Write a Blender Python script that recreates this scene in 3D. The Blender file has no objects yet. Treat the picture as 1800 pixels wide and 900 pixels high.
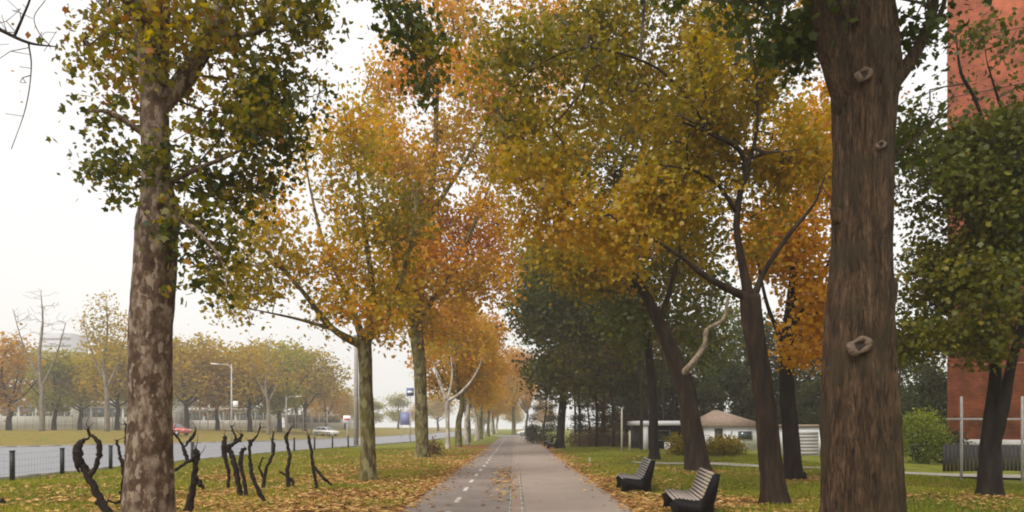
import bpy, math, random
import numpy as np
from mathutils import Vector, noise

random.seed(7)
RNG = np.random.default_rng(11)
C = bpy.context.scene.collection
S = bpy.context.scene

# ------------------------------------------------------------------ camera
F_PX, VX, VY, CAM_H = 1300.0, 905.0, 750.0, 1.7
cd = bpy.data.cameras.new('camera')
cam = bpy.data.objects.new('camera', cd)
C.objects.link(cam)
cam.location = (0, 0, CAM_H)
cam.rotation_euler = (math.radians(90), 0, 0)
cd.sensor_width = 36
cd.lens = 36 * F_PX / 1800
cd.shift_x = -(VX - 900) / 1800
cd.shift_y = (VY - 450) / 1800
cd.clip_end = 3000
cd.clip_start = 0.1
S.camera = cam

# ------------------------------------------------------------------ world, sun, exposure
SUN_EL, SUN_AZ = 48, 215          # overcast: the sun only gives a broad soft light
w = bpy.data.worlds.new('World')
S.world = w
w.use_nodes = True
nt = w.node_tree
nt.nodes.clear()
o_ = nt.nodes.new('ShaderNodeOutputWorld')
bg = nt.nodes.new('ShaderNodeBackground')
sky = nt.nodes.new('ShaderNodeTexSky')
sky.sky_type = 'NISHITA'
sky.sun_disc = False
sky.sun_elevation = math.radians(SUN_EL)
sky.sun_rotation = math.radians(SUN_AZ)
sky.air_density = 1.0
sky.dust_density = 6.0
sky.ozone_density = 1.0
hs = nt.nodes.new('ShaderNodeHueSaturation')
hs.inputs['Saturation'].default_value = 0.08
cloudmix = nt.nodes.new('ShaderNodeMix')
cloudmix.data_type = 'RGBA'
cloudmix.inputs[0].default_value = 0.8
cn_ = nt.nodes.new('ShaderNodeTexNoise'); cn_.inputs['Scale'].default_value = 2.2; cn_.inputs['Detail'].default_value = 4
cr_ = nt.nodes.new('ShaderNodeMix'); cr_.data_type = 'RGBA'
cr_.inputs[6].default_value = (5.7, 5.68, 5.7, 1); cr_.inputs[7].default_value = (7.1, 7.0, 6.85, 1)      # the cloud deck
nt.links.new(cn_.outputs[0], cr_.inputs[0]); nt.links.new(cr_.outputs[2], cloudmix.inputs[7])
nt.links.new(sky.outputs[0], hs.inputs['Color'])
nt.links.new(hs.outputs[0], cloudmix.inputs[6])
nt.links.new(cloudmix.outputs[2], bg.inputs[0])
bg.inputs[1].default_value = 0.1
nt.links.new(bg.outputs[0], o_.inputs[0])

sd = bpy.data.lights.new('sun', 'SUN')
sun = bpy.data.objects.new('sun', sd)
C.objects.link(sun)
sd.energy = 1.5
sd.angle = math.radians(25)
sd.color = (1.0, 0.96, 0.9)
az, el = math.radians(SUN_AZ), math.radians(SUN_EL)
sdir = Vector((math.sin(az) * math.cos(el), math.cos(az) * math.cos(el), math.sin(el)))
sun.rotation_euler = sdir.to_track_quat('Z', 'Y').to_euler()

S.view_settings.view_transform = 'Standard'
S.view_settings.look = 'None'
S.view_settings.exposure = .9
S.view_settings.gamma = 1
S.render.engine = 'CYCLES'
cy = S.cycles
cy.use_denoising = True
cy.max_bounces = 5
cy.diffuse_bounces = 3
cy.glossy_bounces = 2
cy.transmission_bounces = 3
cy.volume_bounces = 2
cy.transparent_max_bounces = 8
cy.filter_width = 1.9
cy.sample_clamp_indirect = 6

# ------------------------------------------------------------------ helpers
def at(px, py, d):
    return np.array([(px - VX) * d / F_PX, d, CAM_H - (py - VY) * d / F_PX])

def gd(py):
    """distance of flat ground seen at row py"""
    return CAM_H * F_PX / (py - VY)

def tag(o, label=None, cat=None, group=None, kind=None):
    if label: o['label'] = label
    if cat: o['category'] = cat
    if group: o['group'] = group
    if kind: o['kind'] = kind
    return o

def empty(name, loc, label, cat, group=None, rz=0.0):
    o = bpy.data.objects.new(name, None)
    o.empty_display_size = 0.2
    C.objects.link(o)
    o.location = tuple(float(v) for v in loc)
    o.rotation_euler = (0, 0, rz)
    return tag(o, label, cat, group)

class MB:
    """collects geometry for one mesh"""
    def __init__(s):
        s.v, s.f, s.n, s.mi = [], [], 0, []
    def add(s, v, faces, mi=0):
        v = np.asarray(v, float).reshape(-1, 3)
        for fa in faces:
            fa = np.asarray(fa, int)
            if fa.ndim == 1: fa = fa[None, :]
            s.f.append(fa + s.n)
            s.mi.append(np.full(len(fa), mi))
        s.v.append(v); s.n += len(v)
        return s
    def box(s, c, size, rz=0.0, tilt=(0, 0), mi=0):
        sx, sy, sz = [q / 2 for q in size]
        p = np.array([[a * sx, b * sy, e * sz] for a in (-1, 1) for b in (-1, 1) for e in (-1, 1)])
        if tilt[0]:
            ca, sa = math.cos(tilt[0]), math.sin(tilt[0])
            p = p @ np.array([[1, 0, 0], [0, ca, -sa], [0, sa, ca]]).T
        if tilt[1]:
            ca, sa = math.cos(tilt[1]), math.sin(tilt[1])
            p = p @ np.array([[ca, 0, sa], [0, 1, 0], [-sa, 0, ca]]).T
        if rz:
            ca, sa = math.cos(rz), math.sin(rz)
            p = p @ np.array([[ca, -sa, 0], [sa, ca, 0], [0, 0, 1]]).T
        s.add(p + np.array(c), [np.array([[0, 1, 3, 2], [4, 6, 7, 5], [0, 4, 5, 1], [2, 3, 7, 6], [0, 2, 6, 4], [1, 5, 7, 3]])], mi)
        return s
    def tube(s, pts, rad, seg=10, cap=True, disp=None, mi=0):
        v, f = tube_np(pts, rad, seg, disp)
        fs = [f]
        if cap:
            fs.append(np.arange(seg)[::-1][None, :])
            fs.append((np.arange(seg) + len(v) - seg)[None, :])
        s.add(v, fs, mi)
        return s
    def prism(s, prof, y0, y1, axis='y', mi=0):
        """closed profile (a,b) extruded"""
        n = len(prof)
        pr = np.array(prof, float)
        def mk(t):
            q = np.zeros((n, 3))
            if axis == 'y': q[:, 0], q[:, 1], q[:, 2] = pr[:, 0], t, pr[:, 1]
            else: q[:, 0], q[:, 1], q[:, 2] = t, pr[:, 0], pr[:, 1]
            return q
        v = np.vstack([mk(y0), mk(y1)])
        side = np.array([[i, (i + 1) % n, n + (i + 1) % n, n + i] for i in range(n)])
        s.add(v, [side, np.arange(n)[::-1][None, :], (np.arange(n) + n)[None, :]], mi)
        return s
    def build(s, name, mats, parent=None, smooth=False, attrs=None):
        me = bpy.data.meshes.new(name)
        V = np.vstack(s.v)
        me.vertices.add(len(V))
        me.vertices.foreach_set('co', V.astype(np.float32).ravel())
        li = np.concatenate([f.ravel() for f in s.f])
        sz = np.concatenate([np.full(len(f), f.shape[1]) for f in s.f])
        me.loops.add(len(li))
        me.loops.foreach_set('vertex_index', li.astype(np.int32))
        me.polygons.add(len(sz))
        st = np.concatenate([[0], np.cumsum(sz)[:-1]])
        me.polygons.foreach_set('loop_start', st.astype(np.int32))
        if not isinstance(mats, (list, tuple)): mats = [mats]
        for m in mats: me.materials.append(m)
        me.polygons.foreach_set('material_index', np.concatenate(s.mi).astype(np.int32))
        if smooth: me.polygons.foreach_set('use_smooth', np.ones(len(sz), bool))
        if attrs:
            for k, a in attrs.items():
                at_ = me.attributes.new(k, 'FLOAT', 'POINT')
                at_.data.foreach_set('value', np.asarray(a, np.float32))
        me.update(calc_edges=True)
        me.validate()
        o = bpy.data.objects.new(name, me)
        C.objects.link(o)
        if parent is not None: o.parent = parent
        return o

def catmull(P, n_per):
    P = np.asarray(P, float)
    if len(P) < 3:
        t = np.linspace(0, 1, n_per + 1)[:, None]
        return P[0] * (1 - t) + P[-1] * t
    Q = np.vstack([2 * P[0] - P[1], P, 2 * P[-1] - P[-2]])
    out = []
    for i in range(1, len(Q) - 2):
        p0, p1, p2, p3 = Q[i - 1], Q[i], Q[i + 1], Q[i + 2]
        for k in range(n_per):
            t = k / n_per
            out.append(0.5 * ((2 * p1) + (-p0 + p2) * t + (2 * p0 - 5 * p1 + 4 * p2 - p3) * t * t + (-p0 + 3 * p1 - 3 * p2 + p3) * t ** 3))
    out.append(Q[-2])
    return np.array(out)

def tube_np(pts, rad, seg=10, disp=None):
    P = np.asarray(pts, float)
    R = np.asarray(rad, float)
    T = np.gradient(P, axis=0)
    T /= np.linalg.norm(T, axis=1)[:, None] + 1e-9
    a = np.array([1.0, 0, 0]) if abs(T[0][0]) < 0.8 else np.array([0, 1.0, 0])
    U = a - T[0] * a.dot(T[0]); U /= np.linalg.norm(U)
    th = np.linspace(0, 2 * math.pi, seg, endpoint=False)
    V = []
    for i in range(len(P)):
        U = U - T[i] * U.dot(T[i]); U /= np.linalg.norm(U) + 1e-9
        W = np.cross(T[i], U)
        r = np.full(seg, R[i])
        dirs = np.cos(th)[:, None] * U + np.sin(th)[:, None] * W
        if disp is not None:
            r = r * np.array([disp(th[j], P[i], R[i], dirs[j]) for j in range(seg)])
        V.append(P[i] + dirs * r[:, None])
    V = np.vstack(V)
    n = len(P)
    i = np.arange(n - 1)[:, None] * seg
    j = np.arange(seg)[None, :]
    k = (j + 1) % seg
    f = np.stack([i + j, i + k, i + seg + k, i + seg + j], -1).reshape(-1, 4)
    return V, f

# ------------------------------------------------------------------ materials
def new_mat(name):
    m = bpy.data.materials.new(name)
    m.use_nodes = True
    t = m.node_tree
    return m, t, t.nodes['Principled BSDF'], t.nodes, t.links

def ramp(N, stops):
    r = N.new('ShaderNodeValToRGB')
    e = r.color_ramp.elements
    while len(e) > 1: e.remove(e[-1])
    e[0].position = stops[0][0]; e[0].color = (*stops[0][1], 1)
    for p, c in stops[1:]:
        q = e.new(p); q.color = (*c, 1)
    return r

def simple(name, col, rough=0.6, var=0.15, scale=4.0, metal=0.0, bump=0.0, spec=0.4):
    m, t, b, N, L = new_mat(name)
    nz = N.new('ShaderNodeTexNoise'); nz.inputs['Scale'].default_value = scale; nz.inputs['Detail'].default_value = 6
    tc = N.new('ShaderNodeTexCoord'); L.new(tc.outputs['Object'], nz.inputs['Vector'])
    lo = tuple(c * (1 - var) for c in col); hi = tuple(min(1, c * (1 + var)) for c in col)
    r = ramp(N, [(0.3, lo), (0.7, hi)])
    L.new(nz.outputs[0], r.inputs[0]); L.new(r.outputs[0], b.inputs['Base Color'])
    b.inputs['Roughness'].default_value = rough
    b.inputs['Metallic'].default_value = metal
    b.inputs['Specular IOR Level'].default_value = spec
    if bump:
        bp = N.new('ShaderNodeBump'); bp.inputs['Strength'].default_value = bump; bp.inputs['Distance'].default_value = 0.02
        L.new(nz.outputs[0], bp.inputs['Height']); L.new(bp.outputs[0], b.inputs['Normal'])
    return m

def leaf_mat(name, cols, trans=0.5, gloss=0.02):
    """cols: list of (pos, rgb) over the per-leaf tint"""
    m, t, b, N, L = new_mat(name)
    N.remove(b)
    a = N.new('ShaderNodeAttribute'); a.attribute_name = 'tint'
    r = ramp(N, cols); L.new(a.outputs['Fac'], r.inputs[0])
    d = N.new('ShaderNodeBsdfDiffuse'); L.new(r.outputs[0], d.inputs[0])
    tr = N.new('ShaderNodeBsdfTranslucent')
    br = N.new('ShaderNodeHueSaturation'); br.inputs['Saturation'].default_value = 1.15; br.inputs['Value'].default_value = 1.25
    L.new(r.outputs[0], br.inputs['Color']); L.new(br.outputs[0], tr.inputs[0])
    mx = N.new('ShaderNodeMixShader'); mx.inputs[0].default_value = trans
    L.new(d.outputs[0], mx.inputs[1]); L.new(tr.outputs[0], mx.inputs[2])
    out = [n for n in N if n.type == 'OUTPUT_MATERIAL'][0]
    if gloss > 0:
        g = N.new('ShaderNodeBsdfGlossy'); g.inputs['Roughness'].default_value = 0.45; g.inputs[0].default_value = (.8, .8, .8, 1)
        m2 = N.new('ShaderNodeMixShader'); m2.inputs[0].default_value = gloss
        L.new(mx.outputs[0], m2.inputs[1]); L.new(g.outputs[0], m2.inputs[2]); L.new(m2.outputs[0], out.inputs[0])
    else:
        L.new(mx.outputs[0], out.inputs[0])
    return m

GREEN = (.06, .078, .008); DKGREEN = (.022, .038, .012); OLIVE = (.17, .145, .01); YOLIVE = (.34, .26, .015)
GOLD = (.6, .33, .012); ORANGE = (.6, .22, .01); RUST = (.32, .12, .012); BROWN = (.14, .06, .012)
ML = {}
ML['near_olive'] = leaf_mat('leaf_near_olive', [(0, DKGREEN), (.2, GREEN), (.42, OLIVE), (.62, YOLIVE), (.8, RUST), (1, BROWN)])
ML['olive_gold'] = leaf_mat('leaf_olive_gold', [(0, OLIVE), (.35, YOLIVE), (.6, GOLD), (.85, ORANGE), (1, BROWN)])
ML['orange'] = leaf_mat('leaf_orange', [(0, YOLIVE), (.35, GOLD), (.8, ORANGE), (1, (.55, .17, .012))])
ML['gold'] = leaf_mat('leaf_gold', [(0, YOLIVE), (.4, GOLD), (.8, (.5, .22, .015)), (1, ORANGE)])
ML['olive'] = leaf_mat('leaf_olive', [(0, GREEN), (.3, OLIVE), (.65, YOLIVE), (.88, (.5, .3, .012)), (1, (.42, .22, .012))])
ML['green'] = leaf_mat('leaf_green', [(0, DKGREEN), (.5, GREEN), (.85, (.09, .11, .02)), (1, OLIVE)], trans=.35)
ML['warm_green'] = leaf_mat('leaf_warm_green', [(0, (.03, .035, .004)), (.4, (.06, .07, .006)), (.8, (.12, .12, .008)), (1, (.2, .16, .01))], trans=.35)
ML['dark'] = leaf_mat('leaf_dark', [(0, (.014, .018, .005)), (.5, (.028, .036, .008)), (1, (.062, .066, .012))], trans=.2)
ML['conifer'] = leaf_mat('leaf_conifer', [(0, (.012, .02, .009)), (.6, (.03, .042, .014)), (1, (.06, .068, .02))], trans=.1)
ML['brown'] = leaf_mat('leaf_brown', [(0, (.06, .045, .02)), (.5, BROWN), (1, (.2, .12, .05))], trans=.2)
ML['hazed_gold'] = leaf_mat('leaf_hazed_gold', [(0, (.25, .2, .03)), (.5, (.44, .31, .05)), (1, (.52, .34, .06))], gloss=0)  # distant leaves, all three tones: haze put into paler base colours
ML['hazed_rust'] = leaf_mat('leaf_hazed_rust', [(0, (.3, .18, .04)), (.5, (.48, .27, .06)), (1, (.55, .34, .07))], gloss=0)
ML['hazed_green'] = leaf_mat('leaf_hazed_green', [(0, (.15, .16, .04)), (.5, (.28, .27, .05)), (1, (.4, .33, .06))], gloss=0)
ML['shrub'] = leaf_mat('leaf_shrub', [(0, (.04, .06, .012)), (.5, (.16, .2, .02)), (1, (.34, .36, .03))])
ML['litter'] = leaf_mat('leaf_litter', [(0, (.12, .05, .015)), (.25, (.26, .12, .035)), (.5, (.44, .24, .085)), (.75, (.6, .36, .14)), (.92, (.66, .46, .13)), (1, (.7, .56, .3))], trans=.15)
ML['grass'] = leaf_mat('grass_blade', [(0, (.07, .09, .008)), (.4, (.17, .2, .012)), (.75, (.32, .31, .02)), (1, (.38, .29, .09))], trans=.35, gloss=.03)

def bark_mat(name, dark, mid, light, zs=0.35, scale=7.0, flake=0.5, bump=0.6, moss=None, fiss=0.0):
    m, t, b, N, L = new_mat(name)
    geo = N.new('ShaderNodeNewGeometry')
    mp = N.new('ShaderNodeMapping'); mp.inputs['Scale'].default_value = (1, 1, zs)
    L.new(geo.outputs['Position'], mp.inputs[0])
    n1 = N.new('ShaderNodeTexNoise'); n1.inputs['Scale'].default_value = scale; n1.inputs['Detail'].default_value = 9; n1.inputs['Roughness'].default_value = .65
    L.new(mp.outputs[0], n1.inputs['Vector'])
    r1 = ramp(N, [(.32, dark), (.5, mid), (.68, light)])
    L.new(n1.outputs[0], r1.inputs[0])
    col = r1.outputs[0]; h = n1.outputs[0]
    if flake:
        # peeling plates: warped voronoi cells, some pale
        wv = N.new('ShaderNodeMixRGB'); wv.blend_type = 'ADD'; wv.inputs[0].default_value = .25
        L.new(mp.outputs[0], wv.inputs[1]); L.new(n1.outputs['Color'], wv.inputs[2])
        vo = N.new('ShaderNodeTexVoronoi'); vo.inputs['Scale'].default_value = scale * 1.9
        L.new(wv.outputs[0], vo.inputs['Vector'])
        rr = ramp(N, [(.0, (0, 0, 0)), (1 - flake, (0, 0, 0)), (1 - flake + .06, (1, 1, 1))])
        L.new(vo.outputs['Color'], rr.inputs[0])
        mx = N.new('ShaderNodeMixRGB'); L.new(rr.outputs[0], mx.inputs[0])
        L.new(col, mx.inputs[1]); mx.inputs[2].default_value = (*light, 1)
        md = N.new('ShaderNodeMixRGB'); md.inputs[0].default_value = .9; L.new(col, md.inputs[1]); L.new(mx.outputs[0], md.inputs[2])
        col = md.outputs[0]
    if fiss:
        mf = N.new('ShaderNodeMapping'); mf.inputs['Scale'].default_value = (1, 1, .13)
        L.new(geo.outputs['Position'], mf.inputs[0])
        nf = N.new('ShaderNodeTexNoise'); nf.inputs['Scale'].default_value = fiss; nf.inputs['Detail'].default_value = 9
        nf.inputs['Distortion'].default_value = 1.1; nf.inputs['Roughness'].default_value = .68
        L.new(mf.outputs[0], nf.inputs['Vector'])
        rf = ramp(N, [(.38, (.2, .19, .18)), (.48, (.8, .8, .8)), (.6, (1.5, 1.45, 1.4))])
        L.new(nf.outputs[0], rf.inputs[0])
        mm = N.new('ShaderNodeMixRGB'); mm.blend_type = 'MULTIPLY'; mm.inputs[0].default_value = 1
        L.new(col, mm.inputs[1]); L.new(rf.outputs[0], mm.inputs[2]); col = mm.outputs[0]
        ad = N.new('ShaderNodeMath'); ad.operation = 'ADD'; ml = N.new('ShaderNodeMath'); ml.operation = 'MULTIPLY'; ml.inputs[1].default_value = 2.5
        L.new(nf.outputs[0], ml.inputs[0]); L.new(ml.outputs[0], ad.inputs[0]); L.new(h, ad.inputs[1]); h = ad.outputs[0]
    if moss:
        n2 = N.new('ShaderNodeTexNoise'); n2.inputs['Scale'].default_value = 2.2; n2.inputs['Detail'].default_value = 7
        L.new(geo.outputs['Position'], n2.inputs['Vector'])
        r2 = ramp(N, [(.48, (0, 0, 0)), (.62, (.75, .75, .75))]); L.new(n2.outputs[0], r2.inputs[0])
        m3 = N.new('ShaderNodeMixRGB'); L.new(r2.outputs[0], m3.inputs[0]); L.new(col, m3.inputs[1]); m3.inputs[2].default_value = (*moss, 1)
        col = m3.outputs[0]
    L.new(col, b.inputs['Base Color'])
    b.inputs['Roughness'].default_value = .85; b.inputs['Specular IOR Level'].default_value = .2
    bp = N.new('ShaderNodeBump'); bp.inputs['Strength'].default_value = bump; bp.inputs['Distance'].default_value = .03
    L.new(h, bp.inputs['Height']); L.new(bp.outputs[0], b.inputs['Normal'])
    return m

MBK = {}
MBK['plane_near'] = bark_mat('bark_plane_near', (.028, .016, .009), (.085, .052, .032), (.26, .2, .145), zs=.55, scale=8.5, flake=.3, bump=1)
MBK['plane'] = bark_mat('bark_plane', (.025, .016, .008), (.075, .058, .024), (.2, .18, .085), zs=.4, scale=5, flake=.45, moss=(.085, .075, .014))
MBK['pale'] = bark_mat('bark_pale', (.16, .13, .1), (.33, .29, .24), (.5, .46, .4), zs=.5, scale=3.5, flake=.4)
MBK['fissured'] = bark_mat('bark_fissured', (.028, .016, .008), (.078, .046, .025), (.14, .088, .052), zs=.22, scale=9, flake=0, bump=1.0, fiss=30, moss=(.05, .036, .018))
MBK['brown'] = bark_mat('bark_brown', (.008, .005, .003), (.021, .012, .007), (.05, .031, .018), zs=.2, scale=6, flake=0, bump=.8)
MBK['dark'] = bark_mat('bark_dark', (.005, .004, .003), (.013, .009, .007), (.03, .022, .016), zs=.25, scale=6, flake=0, bump=.7)
MBK['vine'] = bark_mat('bark_vine', (.006, .004, .004), (.016, .01, .008), (.045, .03, .022), zs=.6, scale=22, flake=0, bump=.9)
MBK['far_bark'] = bark_mat('bark_far', (.09, .07, .05), (.18, .15, .11), (.28, .24, .19), zs=.5, scale=3.5, flake=.2)
MBK['limb'] = bark_mat('bark_limb', (.1, .075, .05), (.22, .17, .12), (.34, .28, .21), zs=.5, scale=9, flake=.3)
MBK['twig'] = simple('twig', (.06, .042, .03), .8, .3, 6)
MBK['twig_pale'] = simple('twig_pale', (.22, .16, .11), .8, .3, 4)

# ------------------------------------------------------------------ terrain
def lerp(x, xs, ys): return np.interp(x, xs, ys)
def near_edge(y): return lerp(y, [-40, 30, 47, 79, 120, 200, 700], [-16.3, -16.2, -15.5, -11.4, -9.6, -9.2, -9.2])
def far_edge(y): return lerp(y, [-40, 45, 60, 82, 120, 200, 700], [-66, -50, -41.6, -28.6, -22.5, -20, -20])
def hgt(x, y):
    x = np.asarray(x, float); y = np.asarray(y, float)
    s = np.clip((far_edge(y) - 0.3 - x) / 26, 0, 1)
    h = 1.15 * s * s * (3 - 2 * s)
    # gentle unevenness of the lawns
    m = np.clip((np.abs(x - 0.1) - 2.9) / 2, 0, 1) * np.clip((x - near_edge(y) - .6) / 1.5, 0, 1)
    h = h + m * (0.05 * np.sin(x * .9 + 1.3 * np.sin(y * .31)) * np.sin(y * .43) + .05)
    return h
def hz(x, y): return float(hgt(x, y))

def litter_density(x, y):
    """0..1 how much of the ground is under fallen leaves"""
    x = np.asarray(x, float); y = np.asarray(y, float)
    L = np.exp(-np.clip((-2.3 - x), 0, 99) / 6.5) * (x < -2.2)
    L = L * np.where(y > 40, np.clip(1 - (y - 40) / 60, .25, 1), 1)
    for (tx, ty, r) in ((-4.4, 22, 3.2), (-5, 40, 4.5), (-6, 17, 4.0), (-5.0, 10.2, 3.4), (-9, 24, 1.6), (-8.3, 31, 1.8)):
        L = np.maximum(L, (x < -2.2) * .95 * np.exp(-((x - tx) ** 2 + (y - ty) ** 2) / (r * r)))
    g = np.exp(-(((x + 5.2) / 1.6) ** 2 + ((y - 20.3) / 1.3) ** 2))      # a green spot by the second tree
    L = np.where(x < 0, L * (1 - .7 * g), L)
    R = (x > 2.3) * (np.exp(-((x - 2.4) / 1.3) ** 2) * .95)
    for (tx, ty, r, a) in ((5.2, 16.2, 1.5, .95), (4.2, 22, 1.0, .6), (5.5, 15, 2.2, .4), (7, 27, 3, .35), (5.6, 15.8, 1.1, .9), (6.8, 27.6, 1.5, .8), (8.7, 23, 1.4, .7), (11.1, 17.3, 1.3, .7), (4.3, 9.3, 2.2, .8), (3.1, 18.2, .8, .9)):
        R = np.maximum(R, (x > 2.3) * a * np.exp(-((x - tx) ** 2 + (y - ty) ** 2) / (r * r)))
    far = (x < far_edge(y)) * .42 + (x > 4) * .12
    return np.clip(np.maximum(np.maximum(L, R), far) + .035, 0, 1)

def axis(segs):
    out = []
    for a, b, st in segs: out += list(np.arange(a, b, st))
    out.append(segs[-1][1]); return np.array(out)

gx = axis([(-410, -200, 42), (-200, -70, 8), (-70, -16, 1.5), (-16, 16, .35), (16, 60, 2), (60, 200, 14), (200, 410, 42)])
gy = axis([(-60, 0, 6), (0, 10, 1), (10, 45, .45), (45, 130, 1.5), (130, 300, 10), (300, 510, 30)])
X, Y = np.meshgrid(gx, gy)
Z = hgt(X, Y)
def patchy(x, y, s):
    return np.array([noise.noise(Vector((a * s, b * s, 3.3))) for a, b in zip(x.ravel(), y.ravel())]).reshape(x.shape)
LD = litter_density(X, Y)
nx, ny = len(gx), len(gy)
idx = np.arange(nx * ny).reshape(ny, nx)
gf = np.stack([idx[:-1, :-1], idx[:-1, 1:], idx[1:, 1:], idx[1:, :-1]], -1).reshape(-1, 4)
m_ground, t, b, N, L = new_mat('ground_grass')
geo = N.new('ShaderNodeNewGeometry')
n1 = N.new('ShaderNodeTexNoise'); n1.inputs['Scale'].default_value = 1.3; n1.inputs['Detail'].default_value = 12; n1.inputs['Roughness'].default_value = .7
n2 = N.new('ShaderNodeTexNoise'); n2.inputs['Scale'].default_value = 14; n2.inputs['Detail'].default_value = 8
L.new(geo.outputs['Position'], n1.inputs['Vector']); L.new(geo.outputs['Position'], n2.inputs['Vector'])
rg = ramp(N, [(.3, (.07, .08, .012)), (.5, (.16, .175, .02)), (.66, (.27, .23, .06))]); L.new(n1.outputs[0], rg.inputs[0])
rl = ramp(N, [(.3, (.07, .04, .018)), (.45, (.2, .095, .03)), (.58, (.36, .17, .05)), (.72, (.42, .27, .1))]); L.new(n2.outputs[0], rl.inputs[0])
aL = N.new('ShaderNodeAttribute'); aL.attribute_name = 'litter'
ma = N.new('ShaderNodeMath'); ma.operation = 'MULTIPLY_ADD'; L.new(aL.outputs['Fac'], ma.inputs[0]); ma.inputs[1].default_value = 1.9; ma.inputs[2].default_value = -.95
mb_ = N.new('ShaderNodeMath'); mb_.operation = 'ADD'; L.new(ma.outputs[0], mb_.inputs[0]); L.new(n1.outputs[0], mb_.inputs[1])
rs = ramp(N, [(.3, (0, 0, 0)), (.6, (1, 1, 1))]); L.new(mb_.outputs[0], rs.inputs[0])
mx = N.new('ShaderNodeMixRGB'); L.new(rs.outputs[0], mx.inputs[0]); L.new(rg.outputs[0], mx.inputs[1]); L.new(rl.outputs[0], mx.inputs[2])
L.new(mx.outputs[0], b.inputs['Base Color']); b.inputs['Roughness'].default_value = 1; b.inputs['Specular IOR Level'].default_value = .1
bp = N.new('ShaderNodeBump'); bp.inputs['Strength'].default_value = .7; bp.inputs['Distance'].default_value = .06
L.new(n2.outputs[0], bp.inputs['Height']); L.new(bp.outputs[0], b.inputs['Normal'])
g = MB().add(np.stack([X, Y, Z], -1).reshape(-1, 3), [gf]).build('ground', m_ground, smooth=True, attrs={'litter': LD.ravel()})
g['kind'] = 'structure'

def asphalt(name, base, rough, crack=.0, blotch=.25, spec=.5, stain=None):
    m, t, b, N, L = new_mat(name)
    geo = N.new('ShaderNodeNewGeometry')
    a1 = N.new('ShaderNodeTexNoise'); a1.inputs['Scale'].default_value = .8; a1.inputs['Detail'].default_value = 9; a1.inputs['Roughness'].default_value = .65
    a2 = N.new('ShaderNodeTexNoise'); a2.inputs['Scale'].default_value = 90; a2.inputs['Detail'].default_value = 2
    L.new(geo.outputs['Position'], a1.inputs['Vector']); L.new(geo.outputs['Position'], a2.inputs['Vector'])
    r1 = ramp(N, [(.3, tuple(c * (1 - blotch) for c in base)), (.7, tuple(c * (1 + blotch) for c in base))]); L.new(a1.outputs[0], r1.inputs[0])
    r2 = ramp(N, [(.3, (.8, .8, .8)), (.7, (1.15, 1.15, 1.15))]); L.new(a2.outputs[0], r2.inputs[0])
    mm = N.new('ShaderNodeMixRGB'); mm.blend_type = 'MULTIPLY'; mm.inputs[0].default_value = 1
    L.new(r1.outputs[0], mm.inputs[1]); L.new(r2.outputs[0], mm.inputs[2]); col = mm.outputs[0]
    if crack:
        vo = N.new('ShaderNodeTexVoronoi'); vo.feature = 'DISTANCE_TO_EDGE'; vo.inputs['Scale'].default_value = crack
        wv = N.new('ShaderNodeMixRGB'); wv.blend_type = 'ADD'; wv.inputs[0].default_value = .9
        L.new(geo.outputs['Position'], wv.inputs[1]); L.new(a1.outputs['Color'], wv.inputs[2]); L.new(wv.outputs[0], vo.inputs['Vector'])
        rc = ramp(N, [(.0, (.55, .52, .5)), (.012, (1, 1, 1))]); L.new(vo.outputs['Distance'], rc.inputs[0])
        m2 = N.new('ShaderNodeMixRGB'); m2.blend_type = 'MULTIPLY'; m2.inputs[0].default_value = .8
        L.new(col, m2.inputs[1]); L.new(rc.outputs[0], m2.inputs[2]); col = m2.outputs[0]
    if stain:
        a3 = N.new('ShaderNodeTexNoise'); a3.inputs['Scale'].default_value = 2.6; a3.inputs['Detail'].default_value = 10; a3.inputs['Roughness'].default_value = .75
        mp = N.new('ShaderNodeMapping'); mp.inputs['Scale'].default_value = (1, .3, 1); L.new(geo.outputs['Position'], mp.inputs[0]); L.new(mp.outputs[0], a3.inputs['Vector'])
        r3 = ramp(N, [(.5, (0, 0, 0)), (.68, (.6, .6, .6))]); L.new(a3.outputs[0], r3.inputs[0])
        m3 = N.new('ShaderNodeMixRGB'); L.new(r3.outputs[0], m3.inputs[0]); L.new(col, m3.inputs[1]); m3.inputs[2].default_value = (*stain, 1); col = m3.outputs[0]
    L.new(col, b.inputs['Base Color']); b.inputs['Roughness'].default_value = rough; b.inputs['Specular IOR Level'].default_value = spec
    bp = N.new('ShaderNodeBump'); bp.inputs['Strength'].default_value = .25; bp.inputs['Distance'].default_value = .004
    L.new(a2.outputs[0], bp.inputs['Height']); L.new(bp.outputs[0], b.inputs['Normal'])
    return m
m_bike = asphalt('asphalt_bike', (.22, .178, .152), .8, crack=.4, stain=(.26, .18, .12))
m_walk = asphalt('asphalt_walk', (.3, .235, .187), .85, blotch=.12)
m_strip = asphalt('paver_strip', (.3, .215, .16), .85, blotch=.25)
m_road = asphalt('asphalt_road', (.2, .2, .215), .55, blotch=.12)
m_kerb = simple('kerb_stone', (.33, .31, .28), .85, .25, 3)
m_paint = simple('road_paint', (.58, .54, .47), .7, .25, 12)
m_paved = simple('paved_path', (.34, .31, .26), .85, .2, 1.5)

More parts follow.
